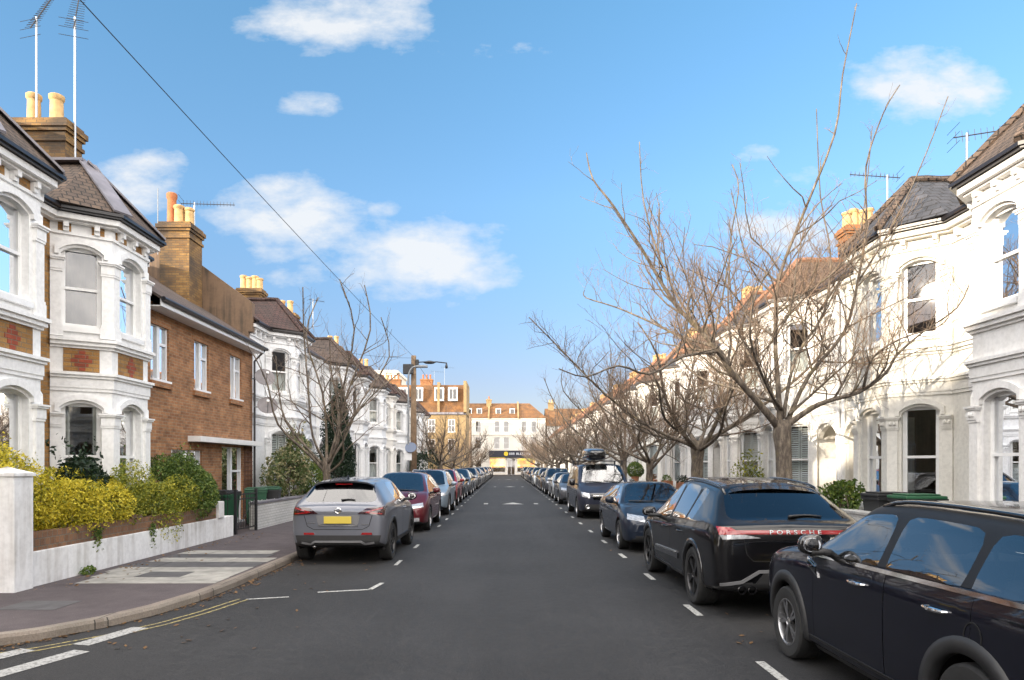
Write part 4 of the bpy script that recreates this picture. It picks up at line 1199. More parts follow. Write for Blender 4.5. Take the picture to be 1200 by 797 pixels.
# ------------------------------------------------------------------ trees and plants
def grow(mb, pts, r0, r1, lvl, rng, maxl, n=(7,5,4,3), dens=1.0, up=.35, mt=0, first=.25, thin=99):
    pts = [Vector(p) for p in pts]
    mb.tube(pts, [r0+(r1-r0)*(k/(len(pts)-1))**(.55 if lvl == 0 else .8) for k in range(len(pts))], n[min(lvl, 3)], mt, cap=lvl < 1)
    if lvl >= maxl: return
    Ls = [0]
    for a, b in zip(pts, pts[1:]): Ls.append(Ls[-1]+(b-a).length)
    T = Ls[-1]; cnt = max(2, int(T*dens*(2.9, 3.9, 6.6, 7)[lvl]*(.8+.4*rng.random())))
    for i in range(cnt):
        uu = (i+rng.random())/cnt
        t = (first+(1-first)*(uu**1.35 if lvl == 0 else uu))*T; k = 0
        while k < len(Ls)-2 and Ls[k+1] < t: k += 1
        f = (t-Ls[k])/max(1e-6, Ls[k+1]-Ls[k]); p = pts[k].lerp(pts[k+1], min(1, f)); tg = (pts[k+1]-pts[k]).normalized()
        rad = r0+(r1-r0)*(t/T)**(.55 if lvl == 0 else .8)
        a = tg.orthogonal().normalized(); a.rotate(Matrix.Rotation(rng.random()*6.283, 3, tg))
        if a.z < -.2 and rng.random() < .7: a.z = -a.z
        d = (tg*(.35+.5*rng.random())+a*(.65+.5*rng.random())+Vector((0,0,up*rng.random()))).normalized()
        ln = (T*(.32, .42, .42, .4)[lvl]*(1.2-.8*t/T)*(.6+.7*rng.random()))
        ln = max((.7, .45, .22, .15)[lvl], min(ln, (2.2, 1.3, .7, .4)[lvl]))
        if lvl < 2 and p.z > thin:
            ln *= max(.3, 1-(p.z-thin)*.38)
            if rng.random() < min(.6, (p.z-thin)*.4): continue
        ns = (5, 5, 4, 3)[lvl]; q = [p]
        for s in range(ns):
            d = (d+Vector((rng.gauss(0,.2), rng.gauss(0,.2), rng.gauss(.02,.18)+up*.2))).normalized()
            q.append(q[-1]+d*ln/ns)
        rc = min(rad*.6, (.026, .012, .0065, .0042)[lvl]*(.7+.6*rng.random())*max(.8, ln/(1.6, .9, .5, .3)[lvl]))
        grow(mb, q, rc, max(.0022, rc*.3), lvl+1, rng, maxl, n, dens, up, 1 if lvl >= 1 else mt, .15, thin)
def catmull(ctrl, n=4):
    P_ = [Vector(p) for p in ctrl]; out = []
    for k in range(len(P_)-1):
        a = P_[max(0, k-1)]; b = P_[k]; c = P_[k+1]; d = P_[min(len(P_)-1, k+2)]
        for i in range(n):
            t = i/n; out.append(.5*((2*b)+(c-a)*t+(2*a-5*b+4*c-d)*t*t+(3*b-a-3*c+d)*t**3))
    return out+[P_[-1]]
def trunk_mesh(base, top, r, rng, lean=None):
    mb = MB(); n = 9; path = []; rad = []
    for k in range(n+1):
        t = k/n; path.append(Vector(base).lerp(Vector(top), t)+Vector((rng.gauss(0,.012), rng.gauss(0,.012), 0))*(0 if k in (0, n) else 1))
        rad.append(r*(1.35-.35*min(1, t*4))*(1+.05*rng.gauss(0,1))*(1+.12*max(0, (t-.8)*5)))
    mb.tube(path, rad, 14); return mb
def bare_tree(seed, r=.2, th=2.4, spread=3.4, height=6.5, limbs=7, maxl=3, dens=1.0, lean=(0,0)):
    rng = random.Random(seed); root = thing('bare_tree', '', 'tree')
    top = Vector((lean[0], lean[1], th)); tr = trunk_mesh((0,0,-.05), top, r, rng); tr.build('trunk', bark, root, smooth=True)
    cr = MB()
    for k in range(limbs):
        az = 2*math.pi*(k+.35*rng.random())/limbs; rr = spread*(.75+.4*rng.random()); hh = height*(.68+.38*rng.random())
        if k % 3 == 2: rr *= .5; hh = height*(.95+.15*rng.random())
        st = top+Vector((0,0,-.45+.4*rng.random()))
        d = Vector((math.cos(az), math.sin(az), 0))
        ctrl = [st, st+d*rr*.28+Vector((rng.gauss(0,.1), rng.gauss(0,.1), (hh-th)*.16)), st+d*rr*.62+Vector((rng.gauss(0,.15), rng.gauss(0,.15), (hh-th)*.42)),
                st+d*rr*.9+Vector((rng.gauss(0,.25), rng.gauss(0,.25), (hh-th)*.75)), st+d*rr*1.0+Vector((rng.gauss(0,.3), rng.gauss(0,.3), (hh-th)*1.0))]
        grow(cr, catmull(ctrl, 3), r*.55*(.7+.4*rng.random()), .014, 0, rng, maxl, dens=dens, first=.22, thin=height*.8)
    cr.build('crown', [bark, twig_m], root, smooth=True)
    return root
def leaves(mb, pts, size, rng, n=1, m=0, flat=.0, asp=.5):
    for p in pts:
        d = Vector((rng.gauss(0,1), rng.gauss(0,1), rng.gauss(.25,.8))); d.normalize(); a = d.orthogonal().normalized(); a.rotate(Matrix.Rotation(rng.random()*6.28, 3, d)); b = d.cross(a)
        s = size*(.6+.8*rng.random())
        mb.poly([p-a*s, p+b*s*asp+d*s*.15, p+a*s, p-b*s*asp+d*s*.15], m)
def blob_points(rng, n, ctr, rad, shell=.55, k=.25, seedv=0):
    # points through the outer half of a lumpy ellipsoid
    out = []; c = Vector(ctr)
    lum = [(Vector((rng.gauss(0,1), rng.gauss(0,1), rng.gauss(0,1))).normalized(), .6+.8*rng.random()) for _ in range(14)]
    while len(out) < n:
        d = Vector((rng.gauss(0,1), rng.gauss(0,1), rng.gauss(0,1))).normalized()
        f = 1+k*sum(w*max(0, d.dot(v))**6 for v, w in lum)-k*.5
        r = f*(shell+(1-shell)*rng.random()**.5)
        out.append(c+Vector((d.x*rad[0]*r, d.y*rad[1]*r, d.z*rad[2]*r)))
    return out
# ------------------------------------------------------------------ camera, light, sky
cam = bpy.data.cameras.new('camera'); cam_o = bpy.data.objects.new('camera', cam); col.objects.link(cam_o); sc.camera = cam_o
cam_o.location = (0, 0, EYE); cam_o.rotation_euler = (R(90), 0, 0)
cam.sensor_width = 36; cam.lens = 36*F/1200; cam.shift_x = (600-VX)/1200; cam.shift_y = (VY-398.5)/1200
cam.clip_start = .1; cam.clip_end = 6000
AZ, EL = R(55), R(12)
to_sun = Vector((-math.sin(AZ)*math.cos(EL), -math.cos(AZ)*math.cos(EL), math.sin(EL)))
sun = bpy.data.lights.new('sun', 'SUN'); sun.energy = 2.0; sun.angle = R(.55); sun.color = (1.0, .86, .68)
sun_o = bpy.data.objects.new('sun', sun); col.objects.link(sun_o); sun_o.rotation_euler = to_sun.to_track_quat('Z', 'Y').to_euler(); sun_o.location = (-20, -20, 30)
wd = bpy.data.worlds.new('World'); sc.world = wd; wd.use_nodes = True
def make_sky():
    t = wd.node_tree; n = t.nodes; l = t.links; bg = n['Background']
    class W(NT):
        def __init__(s): s.t = t; s.n = n; s.l = l
    w = W()
    sk = n.new('ShaderNodeTexSky'); sk.sky_type = 'NISHITA'; sk.sun_disc = False; sk.sun_elevation = EL; sk.sun_rotation = math.atan2(to_sun.x, to_sun.y)
    sk.altitude = 0; sk.air_density = 1.0; sk.dust_density = .4; sk.ozone_density = 2.0
    hs = n.new('ShaderNodeHueSaturation'); hs.inputs['Saturation'].default_value = SKY_SAT; hs.inputs['Value'].default_value = SKY_VAL; l.new(sk.outputs[0], hs.inputs['Color'])
    # clouds: lumpy patches of noise at the bearings and heights where the photograph's sky has them
    d = n.new('ShaderNodeTexCoord').outputs['Generated']
    sep = n.new('ShaderNodeSeparateXYZ'); l.new(d, sep.inputs[0])
    yy = w.math('MAXIMUM', sep.outputs[1], .02)
    u = w.math('DIVIDE', sep.outputs[0], yy); v = w.math('DIVIDE', sep.outputs[2], yy)
    cmb = n.new('ShaderNodeCombineXYZ'); l.new(u, cmb.inputs[0]); l.new(w.math('MULTIPLY', v, 1.9), cmb.inputs[1])
    nz = w.noise(9.5, 10, cmb.outputs[0], .6); nz2 = w.noise(2.3, 4, cmb.outputs[0], .5)
    tot = None
    for (px, py, rx, ry, amp) in CLOUDS:
        cu, cv = (px-VX)/F, (VY-py)/F
        a = w.math('DIVIDE', w.math('SUBTRACT', u, cu), rx/F); b = w.math('DIVIDE', w.math('SUBTRACT', v, cv), ry/F)
        r2 = w.math('ADD', w.math('MULTIPLY', a, a), w.math('MULTIPLY', b, b))
        e = w.math('MULTIPLY', w.math('MAXIMUM', w.math('SUBTRACT', 1.0, r2), 0.0), amp)
        tot = e if tot is None else w.math('MAXIMUM', tot, e)
    fac = w.math('ADD', w.math('SUBTRACT', tot, .28), w.math('MULTIPLY', w.math('SUBTRACT', nz, .5), 2.6))
    fac = w.math('MULTIPLY', fac, w.math('GREATER_THAN', tot, .001))
    cl = w.ramp(fac, [(.0, 0.0), (.3, .32), (.8, .88)])
    # bright warm cloud added over the unseen part of the dome as fill light
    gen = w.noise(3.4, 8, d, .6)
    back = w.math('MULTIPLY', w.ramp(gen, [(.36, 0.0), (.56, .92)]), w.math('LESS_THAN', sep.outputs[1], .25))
    ev = w.ramp(sep.outputs[2], HORIZON)
    sky = w.mix(1.0, hs.outputs['Color'], ev, 'MULTIPLY')
    mx = w.mix(back, w.mix(cl, sky, CLOUD_COL), FILL_CLOUD_COL)
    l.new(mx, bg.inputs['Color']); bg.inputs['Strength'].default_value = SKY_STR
SKY_SAT, SKY_VAL, SKY_STR, CLOUD_COL, FILL_CLOUD_COL = 1.10, .62, .15, (1.46, 1.48, 1.50), (9.4, 8.7, 8.0)
HORIZON = [(0.0, (.37,.315,.40)), (.12, (.5,.43,.52)), (.35, (.74,.78,.80)), (.6, (.76,.93,.90))]
CLOUDS = [(405,22,150,52,.9), (360,122,62,18,.8), (160,212,72,50,1.0), (335,255,105,62,1.0), (495,305,140,60,1.15), (455,245,30,16,.6), (1082,100,118,52,1.0), (925,268,95,36,1.0),
          (60,215,70,55,.5), (350,325,60,22,.5), (990,215,90,25,.3), (640,60,60,20,.25), (545,60,40,20,.3), (885,178,34,14,.5)]
make_sky()
vs = sc.view_settings; vs.view_transform = 'Standard'; vs.look = 'None'; vs.gamma = 1; vs.exposure = EXPO = 2.12; vs.use_curve_mapping = False
sc.cycles.use_denoising = True; sc.cycles.max_bounces = 8; sc.cycles.transparent_max_bounces = 16; sc.cycles.diffuse_bounces = 4; sc.cycles.glossy_bounces = 4; sc.cycles.caustics_reflective = False
sc.cycles.sample_clamp_indirect = 4

# ------------------------------------------------------------------ ground, road, pavements
G = .11
def sheet(name, pts, z, mt):
    m = MB(); m.poly([(x, y, z) for x, y in pts]); return structure(m.build(name, mt))
sheet('ground', [(-3000,-3000),(3000,-3000),(3000,3000),(-3000,3000)], -.05, plain('far_ground', (.09,.085,.075), .95, 0, .3, .05))
sheet('road', [(-70,-60),(70,-60),(70,150),(-70,150)], 0, asphalt)
curve = [(-4.0,124), (-4.0,14), (-3.99,11.6), (-4.0,10.4), (-4.05,9.4), (-4.2,8.45), (-4.45,7.75), (-4.8,7.2), (-5.3,6.75), (-6.0,6.35), (-7.2,6.1), (-9,6.0), (-60,6.0)]
K = .15
def block(name, kname, line, rest):
    inner = [tuple(p) for p in offset_line(line, -K)]
    m = MB(); m.prism(inner+rest, -.04, G); structure(m.build(name, pave_m))
    m = MB()
    o = [Vector(p) for p in line]; i = [Vector(p) for p in inner]
    for k in range(len(line)-1):
        a, b, c, d = o[k], o[k+1], i[k], i[k+1]; e = (a-c)*.12; f = (b-d)*.12
        m.poly([(*a, -.02), (*b, -.02), (*b, G-.03), (*a, G-.03)]); m.poly([(*a, G-.03), (*b, G-.03), (*(b-f), G+.003), (*(a-e), G+.003)])
        m.poly([(*(a-e), G+.003), (*(b-f), G+.003), (*d, G+.003), (*c, G+.003)])
    structure(m.build(kname, kerb_m))
lft = curve[::-1]
block('pavement_left', 'kerb_left', lft[::-1] if False else [(p[0], p[1]) for p in curve[::-1]], [(-60,124)])
block('pavement_right', 'kerb_right', [(4.42,124), (4.42,-58)], [(60,-58), (60,124)])
block('pavement_corner', 'kerb_corner', [(-4.0,-58), (-4.0,-6.2), (-4.5,-4.6), (-5.6,-3.6), (-7.5,-3.3), (-60,-3.3)][::1] if False else [(-60,-3.3), (-7.5,-3.3), (-5.6,-3.6), (-4.5,-4.6), (-4.0,-6.2), (-4.0,-58)][::-1], [(-60,-3.3), (-60,-58)][:0]+[(-60,-58)])
block('pavement_far', 'kerb_far', [(60,133), (-60,133)], [(-60,150), (60,150)])
def quad_m(m, a, b, w, z):
    a, b = Vector(a), Vector(b); t = (b-a).normalized(); s = Vector((-t.y, t.x))*w/2
    m.poly([(*(a-s), z), (*(b-s), z), (*(b+s), z), (*(a+s), z)])
m = MB()
for k in range(44):
    if k < 40: quad_m(m, (2.33, 6.1+2.63*k-.33), (2.33, 6.1+2.63*k+.33), .085, .004)
    if k not in (2,): quad_m(m, (-2.0, 13.0+2.65*k-.33), (-2.0, 13.0+2.65*k+.33), .07, .004)
quad_m(m, (-2.68, 9.95), (-1.95, 10.18), .075, .004); quad_m(m, (-1.98, 10.16), (-1.9, 10.75), .075, .004); quad_m(m, (-3.5, 9.42), (-2.98, 9.6), .06, .004)
structure(m.build('parking_bay_lines', line_w))
m = MB()
for (x0, y0, x1, y1) in ((-4.40,5.95,-4.12,6.80), (-4.27,7.02,-4.06,7.78), (-4.95,6.1,-4.68,6.85), (-4.55,4.9,-4.42,5.7), (-4.6,3.8,-4.5,4.6)):
    quad_m(m, (x0, y0), (x1, y1), .2, .005)
structure(m.build('give_way_dashes', line_w2))
m = MB()
yl = [(-3.62,9.45), (-3.80,8.6), (-3.99,8.0), (-4.28,7.42), (-4.7,6.88), (-5.2,6.45), (-6.0,6.02), (-7.2,5.75), (-12,5.66)]
for off in (0, .13):
    q = offset_line(yl[::-1], off); c0 = offset_line(yl[::-1], off+.04)
    for k in range(len(q)-1): m.poly([(*q[k], .004), (*c0[k], .004), (*c0[k+1], .004), (*q[k+1], .004)])
structure(m.build('yellow_lines', line_y))
# road hump markings in the distance
m = MB()
for Y in (33.2, 60, 92):
    for x in (-.95, 1.42): quad_m(m, (x-.1, Y), (x+.1, Y), .9, .006)
    m.poly([(-.2, Y-.5, .006), (.85, Y-.5, .006), (.33, Y+1.1, .006)])
structure(m.build('road_hump_marks', line_w2))
# pale slab strips across the left pavement
m = MB(); z = G+.004; rngp = random.Random(5)
def slabs(y0, y1, x0, x1, skew=0, mi=0):
    n = max(1, round((x1-x0)/.62))
    for k in range(n):
        a = x0+(x1-x0)*k/n+.004; b = x0+(x1-x0)*(k+1)/n-.004
        m.box(a, b, y0, y1-.006, G-.01, z+rngp.random()*.003, mi)
slabs(10.05, 10.6, -6.2, -4.18); slabs(10.6, 11.15, -6.3, -5.65); slabs(10.6, 11.15, -4.95, -4.2); slabs(11.15, 11.65, -6.4, -4.2)
slabs(10.6, 11.15, -5.65, -4.95, 0, 1); slabs(11.65, 12.3, -6.4, -4.2, 0, 1); slabs(12.3, 12.85, -6.3, -4.2); slabs(12.85, 13.4, -6.3, -4.4, 0, 1); slabs(13.4, 13.95, -6.3, -4.5)
structure(m.build('paving_slabs', [slab_p, slab_d]))
m = MB(); m.box(-6.0, -5.3, 8.2, 8.75, G-.01, G+.004); structure(m.build('inspection_cover', slab_d))
# garden earth
for nm, pts in (('garden_soil_left', [(-8.2,9.4),(-6.75,9.4),(-6.75,16.9),(-8.2,16.9)]), ):
    m = MB(); m.prism(pts, G-.02, .55); structure(m.build(nm, soil_m))
# fallen leaves and grit along the kerbs
rl = random.Random(11); m = MB(); pts = []
for k in range(420):
    t = rl.random(); y = 6.8+ (t**1.6)*24
    if rl.random() < .6:
        xk = -4.0 if y > 10.4 else -4.0-(10.4-y)**2*.085
        pts.append(Vector((xk+.02+abs(rl.gauss(0,.12)), y, .012)))
    else: pts.append(Vector((rl.choice((-1,1))*(2.2+2*rl.random()), y, .012)))
for k in range(150): pts.append(Vector((-6.45+abs(rl.gauss(0,.35)), 9.4+rl.random()*8, G+.016)))
for p in pts:
    a = rl.random()*6.28; s = .018+.025*rl.random(); q = Vector((math.cos(a), math.sin(a), rl.gauss(0,.2)))*s; b = Vector((-q.y, q.x, rl.gauss(0,.2)*s))*.6
    m.poly([p-q, p+b, p+q, p-b])
for k in range(900):
    y = 6.3+rl.random()**1.5*20; xk = -4.0 if y > 10.4 else -4.0-(10.4-y)**2*.085
    p = Vector((xk+.03+abs(rl.gauss(0,.07)), y, .008)); s = .006+.012*rl.random(); a = rl.random()*6.28
    q = Vector((math.cos(a), math.sin(a), .3))*s; b = Vector((-q.y, q.x, .004)); m.poly([p-q, p+b, p+q, p-b])
o = m.build('fallen_leaves', leaf_rust); o['kind'] = 'stuff'; o['label'] = 'brown fallen leaves scattered along the kerbs and pavement'

# ------------------------------------------------------------------ houses
ORD = ['first','second','third','fourth','fifth','sixth','seventh','eighth','ninth','tenth','eleventh','twelfth','thirteenth','fourteenth','fifteenth','sixteenth','seventeenth','eighteenth','nineteenth','twentieth','twenty-first','twenty-second','twenty-third','twenty-fourth']
LX, RX = -8.15, 8.4
lead_kinds = ('curtain','plain','half_blind','plain','plain','curtain')
h1 = house('terraced_house', 4.75, 3.07, 'stock', hc=1.2, roofm=t_brown, doory=None, chim=None, kinds=('curtain','plain','plain','shutter','plain','plain'), hips='lead', loc=(LX, 7.33, 0),
           label='white bay house with shuttered upper window at the left edge of the street', group='stock brick bay houses')
h2 = house('terraced_house', 3.52, 1.62, 'stock', hc=1.2, roofm=t_brown, doory=None, chim=3.3, chx=-2.6, chw=1.25, kinds=('curtain','plain','half_blind','blind','plain','plain'), hips='lead', loc=(LX, 12.08, 0), pots=2,
           label='white bay house with red brick diamonds and lead hips beside the orange brick house', group='stock brick bay houses')
# right terrace: mirrored pairs
RW = 4.75
tints = [(.80,.78,.74,1), (.79,.77,.71,1), (.81,.80,.77,1), (.79,.76,.71,1), (.81,.80,.78,1)]
kA = ('plain','plain','shutter','half_shutter','half_shutter','plain'); kB = ('plain','plain','half_blind','curtain','half_shutter','blind'); kC = ('half_shutter','shutter','top_shutter','blind','shutter','half_blind'); kD = ('shutter','half_blind','shutter','curtain','blind','plain')
# window order: near cant lower/upper, front lower/upper, far cant lower/upper in the house's own +y order (right side is turned about)
RG = 'white bay houses on the right'
def rloc(i): return (RX, 7.9+RW*(i+1), 0)
roofs = [t_brown, t_slate, t_red, t_slate]
pA = house('terraced_house', RW, 1.9, 'white', t_brown, doory=3.9, chim=None, kinds=kA, loc=rloc(0), rz=R(180), label='cream bay house with brown tiled roof at the right edge', group=RG, tint=tints[4], ridge=t_brown)
pB = house('terraced_house', RW, 1.9, 'white', t_slate, doory=3.9, chim=None, kinds=kB, mirror=True, loc=rloc(1), rz=R(180), label='cream bay house with blue slate bay roof beside the brown roofed house', group=RG, tint=tints[1], ridge=t_brown, doorc=(.45,.34,.16,1))
pC = house('terraced_house', RW, 1.9, 'white', t_red, doory=3.9, chim=.1, kinds=kC, loc=rloc(2), rz=R(180), label='white bay house with red tiled roof behind the nearest bare tree', group=RG, tint=tints[2], ridge=orange_ridge, chimm=orangebr, doorc=(.5,.42,.25,1))
pD = house('terraced_house', RW, 1.9, 'white', t_slate, doory=3.9, chim=None, kinds=kD, mirror=True, loc=rloc(3), rz=R(180), label='white bay house with slate roof between the two nearest bare trees', group=RG, tint=tints[3], ridge=orange_ridge)
for i in range(4, 24):
    src = (pC, pD)[i % 2]; 
    lab = f'{ORD[i]} white bay house along the right pavement from the brown roofed house'
    dup(src, rloc(i), R(180), lab, RG, color=tints[i % 5])
for i in range(-6, 0):
    dup((pA, pB)[i % 2], rloc(i), R(180), 'white bay house on the right behind the viewer', 'white bay houses behind the viewer', color=tints[i % 5])
# left terrace
LG = 'white bay houses on the left'
wl = (.80,.81,.82,1)
lp0 = house('terraced_house', 7.7, 2.8, 'white', t_plum, doory=6.6, chim=7.55, kinds=kD, loc=(LX, 22.25, 0), gable_near=True, label='white bay house with plum tiled roof and brown flank wall beyond the orange brick house', group=LG, tint=wl, ridge=t_plum, extra_win=(5.2,), pots=4, gable=brown_r)
lpC = house('terraced_house', 4.7, 2.8, 'white', t_dark, doory=.85, chim=4.6, kinds=kC, loc=(LX, 29.95, 0), label='white bay house with dark tiled roof behind the left bare tree', group=LG, tint=wl, ridge=t_dark, pots=2, doorc=(.25,.03,.03,1))
lpD = house('terraced_house', 4.7, 2.8, 'white', t_plum, doory=.85, chim=None, kinds=kA, mirror=True, loc=(LX, 34.65, 0), label='white bay house with plum roof left of the timber pole', group=LG, tint=wl, ridge=t_plum)
for i in range(6):
    dup((lpC, lpD)[i % 2], (LX, 39.35+4.7*i, 0), 0, f'{ORD[i+3]} white bay house along the left pavement beyond the orange brick house', LG, color=[(.80,.81,.82,1),(.82,.80,.76,1)][i % 2])
SG = 'terraced houses of the side street'
for i in range(5, 10):     # the far side of the side street and the street behind the viewer
    dup((pA, pB)[i % 2], (-12.5-4.75*i, -6.5, 0), R(90), 'white bay house on the side street', SG, color=tints[i % 5])
for i in range(6): dup((lpC, lpD)[i % 2], (LX, -19.6-4.7*i, 0), 0, 'white bay house on the left behind the viewer', 'left terrace behind the viewer', color=wl)

# the plain orange brick house
def brick_house():
    r = thing('brick_house', 'orange brick house with three white upstairs windows and a chimney on its flank', 'house', (0, 0, 0))
    X, Y0, Y1, E = -8.05, 15.62, 22.22, 5.55; W = Y1-Y0
    w = MB(); ops = []
    for Yc in (16.28, 18.5, 20.85): ops.append((Yc-.43-Y0, Yc+.43-Y0, 3.78, 5.05, 0))
    ops += [(1.2, 2.9, .95, 2.2, 0), (4.2, 5.75, .15, 2.35, 0)]
    panel(w, (X, Y0), (0, 1), W, 0, E, ops, 0, .07)
    w.poly([(X, Y1, 0), (X-8, Y1, 0), (X-8, Y1, E), (X-4, Y1, E+2.5), (X, Y1, E)]); w.poly([(X-8, Y0, 0), (X, Y0, 0), (X, Y0, E), (X-4, Y0, E+2.5), (X-8, Y0, E)])
    w.poly([(X-8, Y1, 0), (X-8, Y0, 0), (X-8, Y0, E), (X-8, Y1, E)])
    w.build('wall', newbr, r)
    for k, op in enumerate(ops):
        window(r, (X, Y0), (0, 1), op, ('plain','curtain','plain','curtain','blind')[k], style='casement', rev=.07)
        if k < 3:
            s = MB(); s.box(X, X+.07, Y0+op[0]-.08, Y0+op[1]+.08, op[2]-.16, op[2]-.03); s.build('window_sill', newbr, r); s = MB(); s.box(X, X+.012, Y0+op[0]-.1, Y0+op[1]+.1, op[3], op[3]+.16); s.build('lintel', newbr, r)
    c = MB(); c.box(X, X+.32, 17.7, Y1+.02, 2.42, 2.56); c.build('canopy', white_p, r)
    c = MB()
    for k in range(6):
        y = 21.45+.12*k; c.box(X+.02, X+.035, y, y+.02, .2, 2.4)
    for k in range(16): c.box(X+.035, X+.05, 21.4, 22.12, .25+.14*k, .27+.14*k)
    c.build('trellis', plain('old_trellis', (.14,.07,.05), .8), r)
    rf = MB(); s = .63
    def slab(p):
        rf.poly(p); rf.poly([(x, y, z-.06) for x, y, z in p][::-1])
        for k in range(4):
            j = (k+1) % 4; rf.poly([(*p[k][:2], p[k][2]-.06), (*p[j][:2], p[j][2]-.06), p[j], p[k]])
    slab([(X+.42, Y0-.1, E), (X+.42, Y1, E), (X-4, Y1, E+4.42*s), (X-4, Y0-.1, E+4.42*s)])
    slab([(X-4, Y0-.1, E+4.42*s), (X-4, Y1, E+4.42*s), (X-8.3, Y1, E), (X-8.3, Y0-.1, E)])
    roof = rf.build('roof', t_dark, r)
    f = MB(); f.box(X, X+.40, Y0-.08, Y1-.02, E-.20, E-.17); f.box(X+.38, X+.405, Y0-.1, Y1, E-.2, E-.02); f.build('fascia', white_p, r)
    g = MB(); g.tube([(X+.46, Y0-.12, E-.04), (X+.46, Y1, E-.06)], .055, 8); g.tube([(X+.46, Y1-.1, E-.06), (X+.1, Y1-.1, E-.45), (X+.1, Y1-.1, 0)], .035, 8); g.build('gutter', gutter_m, r)
    chimney_parts(roof, -10.5, -9.6, 21.2, 22.1, 6.2, 9.2, [(.18,.5,1.05,potred_m), (.52,.3,.6,None), (.82,.4,.55,None), (.60,.75,.6,None)], chimbr)
    return r
bh = brick_house()
# ------------------------------------------------------------------ the far end of the street
def flatwin(par, X0, X1, Y, z0, z1, mt=None, bars=True):      # window in a wall facing the camera (-y)
    f = MB(); w = .07
    f.box(X0, X0+w, Y-.05, Y+.06, z0, z1); f.box(X1-w, X1, Y-.05, Y+.06, z0, z1); f.box(X0+w, X1-w, Y-.05, Y+.06, z1-w, z1); f.box(X0-.08, X1+.08, Y-.12, Y+.06, z0-.1, z0+.03)
    f.box(X0+w, X1-w, Y-.045, Y+.06, (z0+z1)/2-.03, (z0+z1)/2+.03)
    if bars: f.box((X0+X1)/2-.02, (X0+X1)/2+.02, Y-.04, Y+.05, z0, z1)
    o = f.build('window', white_p, par)
    g = MB(); g.poly([(X0+.03, Y-.01, z0), (X1-.03, Y-.01, z0), (X1-.03, Y-.01, z1), (X0+.03, Y-.01, z1)]); g.build('pane', pane_m, o)
    return o
def front_wall(x0, x1, Y, z0, z1, ops):
    m = MB(); panel(m, (x0, Y), (1, 0), x1-x0, z0, z1, [(a-x0, b-x0, c, d, 0) for a, b, c, d in ops], 0, .12); return m
